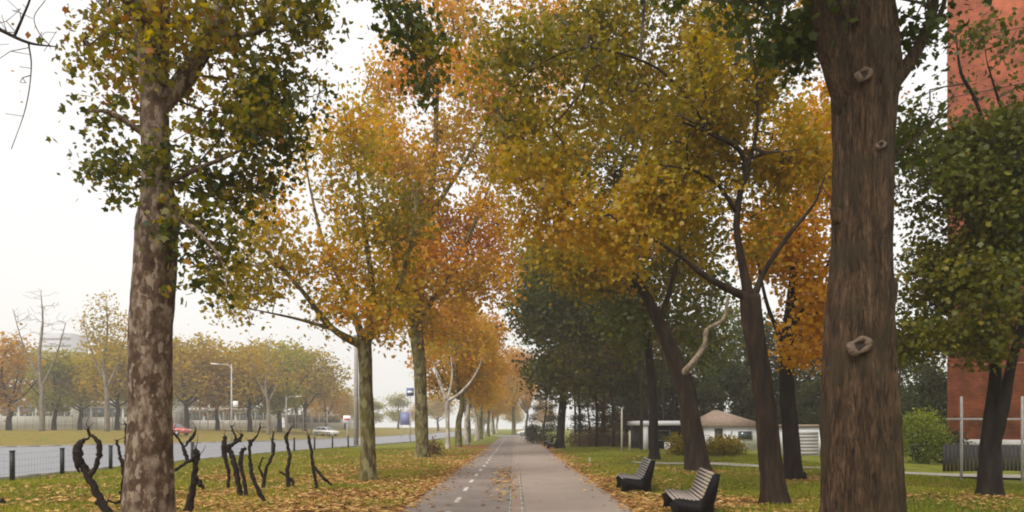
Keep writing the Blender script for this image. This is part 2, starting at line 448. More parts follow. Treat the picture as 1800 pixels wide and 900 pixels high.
def sheet(name, ys, fl, fr, z, mat, kind='structure', wob=0.0):
    ys = np.asarray(ys, float); v = []
    for y in ys:
        a, c = fl(y), fr(y)
        if wob:
            a += wob * noise.noise(Vector((1.7, y * .8, 0))); c += wob * noise.noise(Vector((9.2, y * .8, 0)))
        v += [(a, y, z), (c, y, z)]
    n = len(ys); i = np.arange(n - 1) * 2
    f = np.stack([i, i + 1, i + 3, i + 2], -1)
    o = MB().add(v, [f]).build(name, mat)
    if kind: o['kind'] = kind
    return o
K = lambda c: (lambda y: c)
ya = np.concatenate([np.arange(-10, 60, .5), np.arange(60, 127, 2)])
sheet('bicycle_path', ya, K(-2.3), K(-.1), .008, m_bike, wob=.1)
sheet('footpath', ya, K(.16), K(2.42), .008, m_walk, wob=.08)
sheet('paver_strip', ya, K(-.1), K(.16), .013, m_strip)
sheet('road', np.concatenate([np.arange(-40, 120, 2), np.arange(120, 510, 20)]), near_edge, far_edge, .006, m_road)
sheet('crossing_street', [127, 141], K(-9.6), K(60), .012, m_road)
sheet('far_pavement', [141.2, 146], K(-9.6), K(60), .02, m_paved)
# dashed centre line of the bicycle path
db = MB()
for k in range(0, 36):
    y0 = 10.6 + k * 2.95
    xs = -1.33 + .02 * math.sin(k)
    db.add([(xs - .055, y0, .013), (xs + .055, y0, .013), (xs + .05, y0 + 1.15, .013), (xs - .05, y0 + 1.15, .013)], [[0, 1, 2, 3]])
o = db.build('lane_marking', m_paint); o['kind'] = 'structure'
# joints of the paver strip: thin edging stone line
kb = MB()
for y in np.arange(5, 90, 1.0):
    kb.box((.16, y + .5, .012), (.05, .985, .018)); kb.box((-.1, y + .5, .012), (.04, .985, .017))
o = kb.build('edging_stones', m_kerb); o['kind'] = 'structure'
# kerbs of the road
def kerb(name, fe, off, z0):
    k = MB(); ys = np.arange(-20, 240, 1.5)
    for a, c in zip(ys[:-1], ys[1:]):
        xa, xc = fe(a) + off, fe(c) + off
        ang = math.atan2(xc - xa, c - a)
        k.box(((xa + xc) / 2, (a + c) / 2, z0), (.18, math.hypot(c - a, xc - xa) * .99, .2), rz=-ang)
    o = k.build(name, m_kerb); o['kind'] = 'structure'
kerb('kerb', near_edge, .09, .02); kerb('kerb', far_edge, -.09, .02)

# ------------------------------------------------------------------ scattered leaves and grass
KITE = np.array([(0, 0, 0), (.42, .45, .06), (0, 1, -.02), (-.42, .45, .06)])
LOBED = np.array([(0, 0, 0), (.34, .1, .02), (.3, .3, .03), (.56, .52, .02), (.24, .58, .02), (0, 1, -.05), (-.24, .58, .02), (-.56, .52, .02), (-.3, .3, .03), (-.34, .1, .02)])
def leaves(pos, size, tint, rng, flat=0.0, shape=KITE):
    n = len(pos); k = len(shape)
    # random normal (flat -> towards +Z) and random heading
    nrm = rng.normal(size=(n, 3)); nrm /= np.linalg.norm(nrm, axis=1)[:, None]
    nrm = nrm * (1 - flat) + np.array([0, 0, 1.0]) * flat; nrm /= np.linalg.norm(nrm, axis=1)[:, None]
    a = rng.normal(size=(n, 3))
    if flat == 0: a[:, 2] -= .6                           # leaves hang
    u = a - nrm * (a * nrm).sum(1)[:, None]; u /= np.linalg.norm(u, axis=1)[:, None]
    s = np.cross(u, nrm)
    sz = np.asarray(size)[:, None, None] if np.ndim(size) else size
    curl = rng.uniform(-1, 3, size=(n, 1, 1))
    V = pos[:, None, :] + sz * (shape[None, :, 0:1] * s[:, None, :] + (shape[None, :, 1:2] - .5) * u[:, None, :] + curl * shape[None, :, 2:3] * nrm[:, None, :])
    f = np.arange(n * k).reshape(n, k)
    return V.reshape(-1, 3), f, np.repeat(tint, k)

def scatter_litter():
    rng = np.random.default_rng(5)
    P = []
    x = rng.uniform(-15.5, 13, 330000); y = 12.5 + rng.uniform(0, 1, 330000) ** 1.5 * 42
    dens = litter_density(x, y)
    pn = np.array([noise.noise(Vector((a * .55, b * .55, 1))) + .5 * noise.noise(Vector((a * 2.1, b * 2.1, 5))) for a, b in zip(x, y)])
    pr = np.clip(dens * (1.05 + 1.9 * pn), 0, 1) * .36
    keep = (rng.uniform(size=len(x)) < pr * 1.35) & ((x < -2.28) | (x > 2.38))
    x, y = x[keep], y[keep]
    z = hgt(x, y) + rng.uniform(.015, .06, len(x))
    # a few blown on to the paths, most of them along the left edge and on the strip in the middle
    n = 900
    px = np.concatenate([-2.35 + rng.exponential(.22, n), 2.45 - rng.exponential(.16, n // 2), rng.normal(-.35, .28, n // 3), rng.uniform(-2.2, 2.3, 40)])
    py = np.concatenate([rng.uniform(12.5, 60, n), rng.uniform(12.5, 45, n // 2), rng.normal(24, 4.0, n // 3), rng.uniform(12.5, 60, 40)])
    pz = rng.uniform(.02, .035, len(px))
    pos = np.stack([np.concatenate([x, px]), np.concatenate([y, py]), np.concatenate([z, pz])], -1)
    tint = np.clip(rng.beta(2.2, 2.0, len(pos)), 0, 1)
    V, f, tt = leaves(pos, rng.uniform(.07, .15, len(pos)), tint, rng, flat=.8, shape=LOBED)
    o = MB().add(V, [f]).build('fallen_leaves', ML['litter'], attrs={'tint': tt})
    tag(o, 'orange and tan fallen leaves lying on the lawns and path edges', 'leaves', kind='stuff')

def scatter_grass():
    rng = np.random.default_rng(6)
    n = 420000
    x = rng.uniform(-16, 14, n); y = 12 + rng.uniform(0, 1, n) ** 1.35 * 44
    pn = np.array([noise.noise(Vector((a * .4, b * .4, 9))) for a, b in zip(x, y)])
    k = ((x < -2.45) | (x > 2.6)) & (rng.uniform(size=n) < np.clip(1.15 - litter_density(x, y) * 1.05 + pn * .9, .08, 1)) & (x > near_edge(y) + .25)
    x, y, pn = x[k], y[k], pn[k]; n = len(x)
    z = hgt(x, y)
    h = rng.uniform(.04, .12, n) * (1 + .5 * pn); a = rng.uniform(0, math.pi, n); wd = rng.uniform(.006, .014, n) * (1 + y / 30)
    dx, dy = np.cos(a) * wd, np.sin(a) * wd
    lx, ly = rng.normal(0, .035, n), rng.normal(0, .035, n)
    V = np.stack([np.stack([x - dx, y - dy, z], -1), np.stack([x + dx, y + dy, z], -1), np.stack([x + lx, y + ly, z + h], -1)], 1)
    t = np.clip(rng.beta(2, 2, n) * .75 + .3 * pn + .1, 0, 1)
    o = MB().add(V.reshape(-1, 3), [np.arange(n * 3).reshape(n, 3)]).build('grass', ML['grass'], attrs={'tint': np.repeat(t, 3)})
    tag(o, 'short green grass growing on the lawns beside the path', 'grass', kind='stuff')
scatter_litter(); scatter_grass()

# ------------------------------------------------------------------ trees
def bark_disp(amp=.06, flare_z=None, flare=.35, ridge=0.0, rfreq=9):
    def f(th, p, r, d):
        q = Vector((p[0] + d[0] * r, p[1] + d[1] * r, p[2] * .45))
        v = 1 + amp * noise.noise(q * (1.6)) * 1.6 + amp * .6 * noise.noise(Vector((q[0], q[1], p[2])) * 6)
        if ridge:
            q2 = Vector((d[0] * rfreq * .38, d[1] * rfreq * .38, p[2] * .55))
            v += ridge * (abs(noise.noise(q2 + Vector((p[0] * .1, 0, 0)))) * 2 - .5)
            q3 = Vector((d[0] * rfreq, d[1] * rfreq, p[2] * 1.1))
            v += ridge * .35 * noise.noise(q3)
        if flare_z is not None:
            e = math.exp(-max(p[2] - flare_z, 0) / .35)
            v += flare * .8 * e * (1 + .22 * math.sin(th * 3 + 1) + .12 * math.sin(th * 5))
        return v
    return f

def sample_blobs(blobs, rng, gap=.0, seed=0, freq=.55):
    pts = []
    for (c, r, n) in blobs:
        c = np.array(c); r = np.array(r); got = 0; tries = 0
        while got < n and tries < n * 30:
            tries += 1
            q = rng.normal(size=3); q /= np.linalg.norm(q); q *= rng.uniform(.12, 1) ** .42
            p = c + q * r
            if noise.noise(Vector(p) * freq + Vector((seed * 7.1, 0, 0))) < gap: continue
            pts.append(p); got += 1
    return np.array(pts)

def skeleton(nodes, pts, rng, path_w=.3):
    """nodes: list of [pos, parent, pathlen, fixed radius]; connects pts greedily to the growing tree."""
    P = [np.array(n[0]) for n in nodes]; par = [n[1] for n in nodes]; pl = [n[2] for n in nodes]
    A = np.zeros((len(nodes) + len(pts) * 4 + 10, 3)); A[:len(P)] = P
    PL = np.full(len(A), 1e9); PL[:len(P)] = pl
    n = len(P)
    order = np.argsort(np.array([np.min(((A[:n] - p) ** 2).sum(1)) for p in pts]))
    for oi in order:
        p = pts[oi]
        d = np.sqrt(((A[:n] - p) ** 2).sum(1))
        # branches leave upwards: punish parents that lie above the point
        cost = d + path_w * PL[:n] + .5 * np.clip(A[:n, 2] - p[2], 0, None)
        j = int(np.argmin(cost)); dist = d[j]; a = A[j].copy()
        k = 3 if dist > 1.6 else (2 if dist > .7 else 1)
        prev = j
        for s in range(1, k + 1):
            tt = s / k
            q = a * (1 - tt) + p * tt
            if s < k: q = q + rng.normal(size=3) * dist * .06 + np.array([0, 0, .06 * dist])
            A[n] = q; PL[n] = PL[prev] + np.linalg.norm(q - A[prev]); par.append(prev); prev = n; n += 1
    return A[:n], par

def make_tree(name, label, cat, base, trunk, limbs, blobs, mat, bark, seed, K=26, sig=.3, lsize=.11, gap=-.15,
              twig_r=.006, seg=14, disp=None, shape=KITE, group=None, branch_mat=None, tshift=0.0, limb_bark=None,
              from_frac=.55, pale=(), minw=None, freq=.55, npt=6):
    """trunk, limbs: lists of (x,y,z,r) in world space. blobs in world space."""
    rng = np.random.default_rng(seed)
    base = np.array(base, float)
    root = empty(name, base, label, cat, group)
    if len(trunk) > 1: trunk = [(trunk[1][0], trunk[1][1], trunk[0][2], trunk[0][3])] + list(trunk[1:])
    T = catmull([q[:3] for q in trunk], npt); R = catmull([[q[3], 0, 0] for q in trunk], npt)[:, 0]
    tb = MB().tube(T - base, R, seg, disp=(None if disp is None else (lambda th, p, r, d: disp(th, p + base, r, d))))
    nodes = []
    pl = 0
    start = int(len(T) * from_frac)
    for i in range(start, len(T)):
        nodes.append([T[i], len(nodes) - 1 if nodes else -1, (i - start) * .15])
    for li_, lb in enumerate(limbs):
        LP = catmull([q[:3] for q in lb], 5); LR = catmull([[q[3], 0, 0] for q in lb], 5)[:, 0]
        dl = lambda th, p, r, d: 1 + .12 * noise.noise(Vector((p + base + d * r) * 4))
        tb.tube(LP - base, np.maximum(LR, .004), max(8, seg // 2), disp=dl, mi=2 if li_ in pale else 0)
        for i in range(1, len(LP)):
            nodes.append([LP[i], -1, .2 + i * .1])
    if not blobs:
        tb.build('trunk', bark, root, smooth=True); return root
    pts = sample_blobs(blobs, rng, gap, seed, freq)
    nf = len(nodes)
    A, par = skeleton(nodes, pts, rng)
    n = len(A)
    # pipe radii
    ch = np.zeros(n)
    for i in range(n - 1, nf - 1, -1):
        ch[i] = max(ch[i], 1e-9) if ch[i] else 1.0
        ch[par[i]] += ch[i]
    rad = twig_r * np.clip(ch, 1, None) ** .44
    bm = MB(); V, Fq = [], []
    sg = 5
    th = np.linspace(0, 2 * math.pi, sg, endpoint=False); ct, st_ = np.cos(th), np.sin(th)
    cnt = 0
    for i in range(nf, n):
        a, c = A[par[i]], A[i]
        r0, r1 = rad[par[i]] if par[i] >= nf else rad[i] * 1.15, rad[i]
        if par[i] >= nf: r0 = min(r0, rad[i] * 1.6)
        t_ = c - a; ln = np.linalg.norm(t_)
        if ln < 1e-4: continue
        t_ = t_ / ln
        u = np.cross(t_, [0, 0, 1.0] if abs(t_[2]) < .9 else [1.0, 0, 0]); u /= np.linalg.norm(u); w_ = np.cross(t_, u)
        ring = ct[:, None] * u + st_[:, None] * w_
        V.append(a - base - t_ * r0 * .5 + ring * r0); V.append(c - base + ring * r1)
        j = np.arange(sg); k = (j + 1) % sg
        Fq.append(np.stack([j, k, sg + k, sg + j], -1) + cnt); cnt += 2 * sg
    if V:
        tb.add(np.vstack(V), [np.vstack(Fq)], 1)
    tb.build('trunk', [bark, branch_mat or MBK['twig'], MBK['limb']], root, smooth=True)
    # leaves round the outer nodes
    if K > 0:
        tips = np.arange(nf, n)
        wgt = np.where(ch[tips] <= 1.5, 1.0, np.where(ch[tips] < 4, .55, .12))
        num = rng.poisson(K * wgt * rng.uniform(.5, 1.5, len(tips)))
        idx = np.repeat(tips, num)
        clump = rng.uniform(size=n)
        big = np.array([noise.noise(Vector(A[i]) * .28 + Vector((seed, 5, 0))) for i in range(n)])
        pos = A[idx] + rng.normal(size=(len(idx), 3)) * np.array([sig, sig, sig * .75]) - np.array([0, 0, sig * .25])
        tint = np.clip(.5 + tshift + .5 * big[idx] + .42 * (clump[idx] - .5) + rng.normal(0, .1, len(idx)), 0, 1)
        V, f, tt = leaves(pos - base, lsize * rng.uniform(.45, 1.5, len(idx)), tint, rng, shape=shape)
        MB().add(V, [f]).build('crown', mat, root, attrs={'tint': tt})
    return root

def PB(px, py, d, rx, ry, rd, n):
    return (at(px, py, d), (rx * d / F_PX, rd, ry * d / F_PX), n)
def TP(px, py, d, wpx):
    p = at(px, py, d); return (p[0], p[1], p[2], wpx * d / F_PX / 2)
def GP(px, d, wpx, sink=.15):
    p = at(px, 0, d); return (p[0], p[1], hz(p[0], d) - sink, wpx * d / F_PX / 2)

def left_tree_near():
    d = 10.2
    tr = [GP(258, d, 100), TP(260, 900, d, 84), TP(264, 760, d, 76), TP(266, 600, d, 72), TP(272, 470, d, 70), TP(276, 400, d, 68), TP(280, 365, d, 66),
          TP(276, 320, d, 50), TP(272, 220, d, 48), TP(270, 120, d, 50), TP(268, 40, d, 58), TP(275, -60, d, 40), TP(285, -200, d, 30), TP(290, -420, d, 16)]
    limbs = [[TP(272, 60, d, 44), TP(245, 20, 9.9, 34), TP(215, -20, 9.6, 28), TP(150, -120, 9.2, 18), TP(110, -240, 9, 8)],
             [TP(272, 200, d, 30), TP(330, 130, 10.3, 32), TP(370, 60, 10.5, 30), TP(400, -10, 10.7, 26), TP(440, -140, 11, 16), TP(470, -260, 11.2, 6)],
             [TP(400, -10, 10.7, 16), TP(520, -130, 11, 14), TP(650, -110, 11, 9), TP(720, -30, 11, 6), TP(745, 50, 11, 4), TP(750, 120, 11, 2)],
             [TP(275, 330, d, 12), TP(340, 300, 10.2, 9), TP(430, 260, 10.6, 5), TP(520, 200, 10.6, 3)],
             [TP(272, 250, d, 12), TP(200, 200, 9.9, 8), TP(150, 195, 10, 3)],
             [TP(370, 60, 10.5, 16), TP(440, 60, 10.4, 9), TP(475, 40, 10.2, 7), TP(450, 0, 10.2, 5)],
             [TP(280, 370, d, 14), TP(340, 400, 9.6, 8), TP(390, 460, 9.4, 4), TP(400, 520, 9.3, 2)]]
    bl = [PB(190, 110, 10.6, 85, 60, 1.0, 40), PB(130, 200, 10.2, 62, 50, .7, 24), PB(95, 240, 10.2, 38, 32, .4, 9), PB(170, 290, 10.4, 62, 45, .6, 22), PB(300, 20, 10.9, 130, 60, 1.1, 62),
          PB(440, 90, 10.9, 140, 105, 1.6, 120), PB(500, 190, 10.6, 100, 80, 1.2, 80), PB(400, 280, 10.4, 95, 95, 1.0, 78), PB(375, 400, 10.2, 60, 60, .7, 32),
          PB(745, 40, 11, 60, 55, .6, 28), PB(765, 130, 11, 42, 50, .5, 12), PB(700, -10, 11, 60, 40, .6, 14), PB(540, 60, 10.6, 50, 60, .8, 24), PB(385, 495, 9.9, 42, 38, .5, 10), PB(268, 290, 9.7, 26, 35, .2, 6), PB(290, 90, 9.7, 60, 90, .3, 18), PB(370, 190, 10.8, 80, 80, .8, 40),
          PB(280, -150, 10.6, 330, 110, 2.4, 170), PB(300, -400, 10.5, 260, 160, 2.4, 110)]
    base = (tr[0][0], d, tr[0][2])
    t = make_tree('plane_tree', 'thick flaky-barked plane tree with dark olive leaves, nearest on the left lawn', 'tree', base, tr, limbs, bl,
                  ML['near_olive'], MBK['plane_near'], 101, K=22, sig=.19, lsize=.09, gap=.05, seg=40, twig_r=.006, shape=LOBED,
                  disp=bark_disp(.07, 0, .3), tshift=-.1, freq=.9, npt=9)
    kn = MB()
    # healed branch scar on the trunk
    c = at(290, 372, d - .22); ring = [(c[0] + .1 * math.cos(a), c[1] - .02 + .015 * math.sin(a * 2), c[2] + .12 * math.sin(a)) for a in np.linspace(0, 2 * math.pi, 17)]
    kn.tube(np.array(ring) - np.array(base), np.full(17, .045), 8, cap=False)
    kn.build('knot', MBK['plane_near'], t, smooth=True); kn = MB()
    c2 = at(243, 430, d - .05); kn.tube(np.array([c2 + [.1, 0, 0], c2 + [0, -.02, 0], c2 + [-.03, -.03, 0]]) - np.array(base), [.11, .09, .03], 8)
    kn.build('knot', MBK['plane_near'], t, smooth=True)
left_tree_near()

# second tree of the left row
d = 22.5
tr = [GP(648, d, 34), TP(648, 845, d, 29), TP(647, 790, d, 26), TP(644, 700, d, 24), TP(642, 640, d, 24), TP(640, 600, d, 26)]
lm = [[TP(640, 608, d, 18), TP(585, 578, 22, 11), TP(530, 510, 21.6, 8), TP(470, 445, 21.3, 6), TP(415, 395, 21, 3)],
      [TP(641, 606, d, 16), TP(610, 520, 22.5, 10), TP(570, 430, 22.7, 7), TP(545, 330, 23, 4), TP(530, 240, 23, 2)],
      [TP(642, 606, d, 18), TP(655, 520, 22.8, 12), TP(640, 400, 23, 8), TP(625, 270, 23.2, 4), TP(620, 180, 23.2, 2)],
      [TP(643, 604, d, 15), TP(690, 530, 22.6, 10), TP(720, 440, 22.8, 6), TP(735, 330, 23, 3)],
      [TP(585, 578, 22, 7), TP(520, 560, 21.5, 5), TP(450, 545, 21, 2)]]
bl = [PB(470, 440, 21.3, 75, 65, 1.5, 44), PB(545, 400, 22.5, 90, 95, 2.2, 70), PB(580, 290, 23, 80, 80, 2.0, 56), PB(650, 450, 23, 80, 110, 2.4, 110),
      PB(690, 560, 22.7, 65, 42, 1.6, 46), PB(610, 555, 22.2, 65, 40, 1.6, 40), PB(440, 530, 21.2, 75, 38, 1.1, 26), PB(385, 470, 21, 45, 50, .8, 14), PB(650, 250, 23.2, 60, 80, 1.8, 44), PB(700, 350, 23, 60, 90, 2, 60)]
make_tree('plane_tree', 'plane tree with thin yellow-green leaves behind the pruned vines, left of the path', 'tree', (tr[0][0], d, tr[0][2]), tr, lm, bl,
          ML['olive_gold'], MBK['plane'], 102, K=27, sig=.33, lsize=.125, gap=.04, seg=20, twig_r=.01, shape=LOBED, disp=bark_disp(.08, 0, .25),
          branch_mat=MBK['twig_pale'], tshift=-.16)
# third tree: tall, orange
d = 40
tr = [GP(742, d, 30), TP(742, 800, d, 24), TP(740, 720, d, 22), TP(738, 640, d, 22), TP(732, 580, d, 22), TP(740, 480, d, 18), TP(755, 380, d, 13), TP(765, 250, d, 9), TP(770, 120, d, 5)]
lm = [[TP(735, 600, d, 12), TP(715, 540, 39, 9), TP(690, 440, 38.5, 6), TP(680, 330, 38, 3)],
      [TP(738, 560, d, 12), TP(790, 480, 40, 8), TP(840, 380, 40, 6), TP(870, 300, 40, 3)],
      [TP(755, 380, d, 9), TP(820, 280, 40, 7), TP(880, 180, 40, 4), TP(930, 120, 40, 2)],
      [TP(755, 400, d, 8), TP(710, 300, 39.5, 6), TP(690, 200, 39, 3)]]
bl = [PB(750, 520, 40, 90, 75, 3, 110), PB(800, 420, 40, 95, 90, 3.5, 120), PB(715, 400, 39, 75, 90, 3, 90), PB(720, 250, 39, 85, 80, 3.5, 120), PB(800, 180, 40, 110, 80, 3.5, 130),
      PB(760, 330, 40, 90, 70, 3.5, 90), PB(860, 250, 40, 80, 60, 3, 60), PB(940, 60, 40, 110, 80, 3, 110), PB(760, 60, 40, 75, 80, 3, 80), PB(700, 170, 40, 60, 70, 3, 60), PB(850, 400, 41, 60, 70, 2.5, 60), PB(700, 520, 39, 50, 50, 2.5, 40), PB(930, 180, 40, 75, 60, 2.5, 60), PB(900, 300, 40, 60, 60, 2.5, 34), PB(860, 480, 41, 55, 70, 2.5, 60), PB(800, -80, 40, 170, 80, 3, 60)]
make_tree('plane_tree', 'tall plane tree with orange upper leaves, third trunk along the path on the left', 'tree', (tr[0][0], d, tr[0][2]), tr, lm, bl,
          ML['orange'], MBK['plane'], 103, K=34, sig=.55, lsize=.2, gap=.02, seg=18, twig_r=.014, disp=bark_disp(.08, 0, .35), tshift=-.12, freq=.35)
# the small forked tree beside the row
d = 54
tr = [GP(788, d, 10), TP(787, 760, d, 7), TP(786, 705, d, 8)]
lm = [[TP(786, 706, d, 6), TP(772, 670, d, 5), TP(762, 640, d, 3), TP(750, 610, d, 1)], [TP(786, 706, d, 7), TP(810, 690, d, 5), TP(835, 660, d, 4), TP(850, 625, d, 2)],
      [TP(786, 706, d, 5), TP(795, 660, d, 4), TP(790, 600, d, 2)]]
bl = [PB(765, 620, d, 22, 26, 1.2, 24), PB(800, 610, d, 25, 30, 1.2, 24), PB(845, 625, d, 20, 20, 1.2, 14)]
make_tree('plane_tree', 'small pale tree forking low like a letter Y, left of the path', 'tree', (tr[0][0], d, tr[0][2]), tr, lm, bl,
          ML['olive_gold'], MBK['pale'], 104, K=10, sig=.4, lsize=.2, gap=-.3, seg=10, twig_r=.012, branch_mat=MBK['twig_pale'])

def templ_tree(name, label, cat, mat, bark, seed, H=13.0, R=4.6, hb=3.2, n=150, K=16, ls=.3, sig=.75, gap=-.15, tr_r=.26, group=None, conif=False, pale=False):
    rng = np.random.default_rng(seed)
    tr = [(0, 0, -.3, tr_r * 1.3), (.05, .02, hb * .5, tr_r), (rng.normal(0, .2), rng.normal(0, .2), hb, tr_r * .85), (rng.normal(0, .4), rng.normal(0, .4), H * .6, tr_r * .5), (0, 0, H * .93, .04)]
    bl = []
    if conif:
        for q in np.linspace(0, 1, 7):
            bl.append(((0, 0, hb * .4 + (H - hb * .4) * q), (R * (1 - q) + .4, R * (1 - q) + .4, H * .06), int(n * (1.15 - q) / 4.2)))
        lm = []
    else:
        lm = []
        for k in range(5):
            a = k * 1.256 + rng.uniform(-.4, .4); rr = R * rng.uniform(.4, .7)
            z0 = hb + rng.uniform(-.3, 1.2)
            lm.append([(0, 0, z0, tr_r * .5), (math.cos(a) * rr * .5, math.sin(a) * rr * .5, z0 + H * .12, tr_r * .35), (math.cos(a) * rr, math.sin(a) * rr, z0 + H * .33, tr_r * .14)])
        zc = (hb + H) / 2
        for k in range(9):
            a = rng.uniform(0, 6.28); rr = R * rng.uniform(.2, .62); zz = rng.uniform(hb + 1.2, H - 1.6)
            sh = 1 - .45 * abs(zz - zc) / (H - zc)
            bl.append(((math.cos(a) * rr * sh, math.sin(a) * rr * sh, zz), (R * .5 * sh, R * .5 * sh, H * .14), n // 9))
        bl.append(((0, 0, H - 1.3), (R * .35, R * .35, 1.3), n // 10))
    return make_tree(name, label, cat, (0, 0, 0), tr, lm, bl, mat, bark, seed, K=K, sig=sig, lsize=ls, gap=gap, seg=10, twig_r=.018, group=group, freq=.3,
                     branch_mat=MBK['twig_pale'] if pale else None, from_frac=.3 if conif else .5)

used = set()
def place(tmpl, x, y, h, H, rz, label, group=None, widen=1.0, cat=None):
    """first use moves the template itself, later uses copy it with its parts"""
    if tmpl.name in used:
        r = tmpl.copy(); C.objects.link(r)
        for ch in tmpl.children:
            c = ch.copy(); C.objects.link(c); c.parent = r
    else:
        r = tmpl; used.add(tmpl.name)
    s = h / H
    r.location = (x, y, hz(x, y)); r.rotation_euler = (0, 0, rz); r.scale = (s * widen, s * widen, s)
    r['label'] = label
    if group: r['group'] = group
    if cat: r['category'] = cat
    return r
def place_px(tmpl, px, top, d, H, label, group=None, widen=1.0, rz=None):
    x = (px - VX) * d / F_PX
    ztop = CAM_H + (VY - top) * d / F_PX
    return place(tmpl, x, d, max(ztop - hz(x, d), 2.5), H, rz if rz is not None else random.uniform(0, 6.28), label, group, widen)

# the rest of the left row along the path
tg = templ_tree('plane_tree', 'x', 'tree', ML['gold'], MBK['plane'], 201, H=15, R=5.0, hb=4.6, n=420, K=26, ls=.26, sig=.6, tr_r=.3)
tg2 = templ_tree('plane_tree', 'x', 'tree', ML['gold'], MBK['pale'], 202, H=15, R=4.9, hb=4.7, n=420, K=26, ls=.26, sig=.6, tr_r=.27, pale=True)
ORD = ['fourth', 'fifth', 'sixth', 'seventh', 'eighth', 'ninth', 'tenth', 'eleventh', 'twelfth', 'thirteenth', 'fourteenth', 'fifteenth']
rowy = [60, 68, 77, 87, 98, 110, 122, 150, 163, 178, 195]
for i, y in enumerate(rowy):
    place(tg if i % 2 == 0 else tg2, -4.6 + .25 * math.sin(i * 2.3), y, 12.8 + (i % 3) * .8, 15, i * 1.3,
          'golden plane tree along the path, %s trunk of the left row' % ORD[i], 'golden plane trees in the row left of the path', widen=.95)

for px_, top_, d_, lab_ in ((903, 606, 152, 'golden tree closing the gap at the far end of the path, behind the left row'), (925, 640, 165, 'golden tree at the far end of the path touching the dark green crown')):
    place_px(tg, px_, top_, d_, 15, lab_, 'golden trees closing the far end of the path', .9)
# ---------------------------------------------------------------- right side trees
def right_tree_near():
    d = 9.3
    tr = [GP(1518, d, 156), TP(1517, 900, d, 137), TP(1513, 800, d, 130), TP(1510, 700, d, 122), TP(1510, 600, d, 113), TP(1514, 500, d, 102), TP(1516, 400, d, 96), TP(1517, 300, d, 96),
          TP(1520, 200, d, 100), TP(1523, 120, d, 108), TP(1524, 50, d, 98), TP(1510, -30, d, 100), TP(1515, -150, d, 80), TP(1530, -350, d, 50), TP(1530, -600, d, 20)]
    lm = [[TP(1500, 190, d, 60), TP(1470, 110, 9.2, 50), TP(1452, 40, 9.1, 44), TP(1425, -30, 9, 38), TP(1360, -160, 8.9, 26), TP(1290, -300, 8.8, 10)],
          [TP(1540, 170, d, 46), TP(1590, 120, 9.3, 26), TP(1622, 70, 9.3, 19), TP(1640, 20, 9.3, 15), TP(1652, -60, 9.3, 13), TP(1690, -200, 9.3, 6)],
          [TP(1620, 75, 9.3, 11), TP(1655, 20, 9.3, 9), TP(1665, -40, 9.3, 6)],
          [TP(1490, 392, d, 40), TP(1472, 378, 9.25, 26), TP(1462, 366, 9.2, 8)],
          [TP(1548, 560, d, 40), TP(1566, 500, 9.3, 24), TP(1574, 490, 9.3, 6)],
          [TP(1550, 300, d, 8), TP(1600, 250, 9.5, 5), TP(1670, 185, 9.8, 3)]]
    bl = [PB(1440, 20, 9.2, 50, 55, .6, 26), PB(1400, 60, 9.4, 60, 40, .6, 20), PB(1460, -140, 9.2, 330, 120, 2.5, 170), PB(1530, -400, 9.3, 330, 160, 2.5, 130),
          PB(1620, 60, 9.5, 45, 50, .6, 14), PB(1600, 250, 10, 50, 60, .5, 10)]
    base = (tr[0][0], d, tr[0][2])
    t = make_tree('big_tree', 'very thick furrowed brown trunk in the right foreground', 'tree', base, tr, lm, bl,
                  ML['green'], MBK['fissured'], 111, K=26, sig=.2, lsize=.1, gap=-.1, seg=180, twig_r=.007, shape=LOBED,
                  disp=bark_disp(.05, 0, .2, ridge=.1, rfreq=12), freq=.9, npt=22)
    km = simple('scar_wood', (.12, .08, .055), .9, .5, 40, bump=.8); kd = simple('scar_hollow', (.03, .02, .015), .9, .2, 10)
    for (px, py, rr, yo) in ((1519, 131, .07, .44), (1511, 608, .095, .48), (1548, 255, .045, .4)):
        c = at(px, py, d - yo + .065); c = c - np.array(base)
        k = MB()
        a = np.linspace(0, 2 * math.pi, 21)
        ring = np.stack([c[0] + rr * 1.1 * np.cos(a), np.full(21, c[1]) + .012 * np.sin(3 * a), c[2] + rr * .85 * np.sin(a + .2) * (1 + .15 * np.sin(2 * a))], -1)
        k.tube(ring, np.full(21, rr * .42) * (1 + .4 * np.sin(a * 2 + 1) + .2 * np.sin(a * 5)), 8, cap=False)
        ko = k.build('knot', km, t, smooth=True)
        q = MB(); v = np.vstack([[c + [0, .0, 0]], ring + [0, -.012, 0]]); q.add(v, [np.array([[0, i + 1, i + 2] for i in range(20)])])
        q.build('hollow', kd, ko)
right_tree_near()

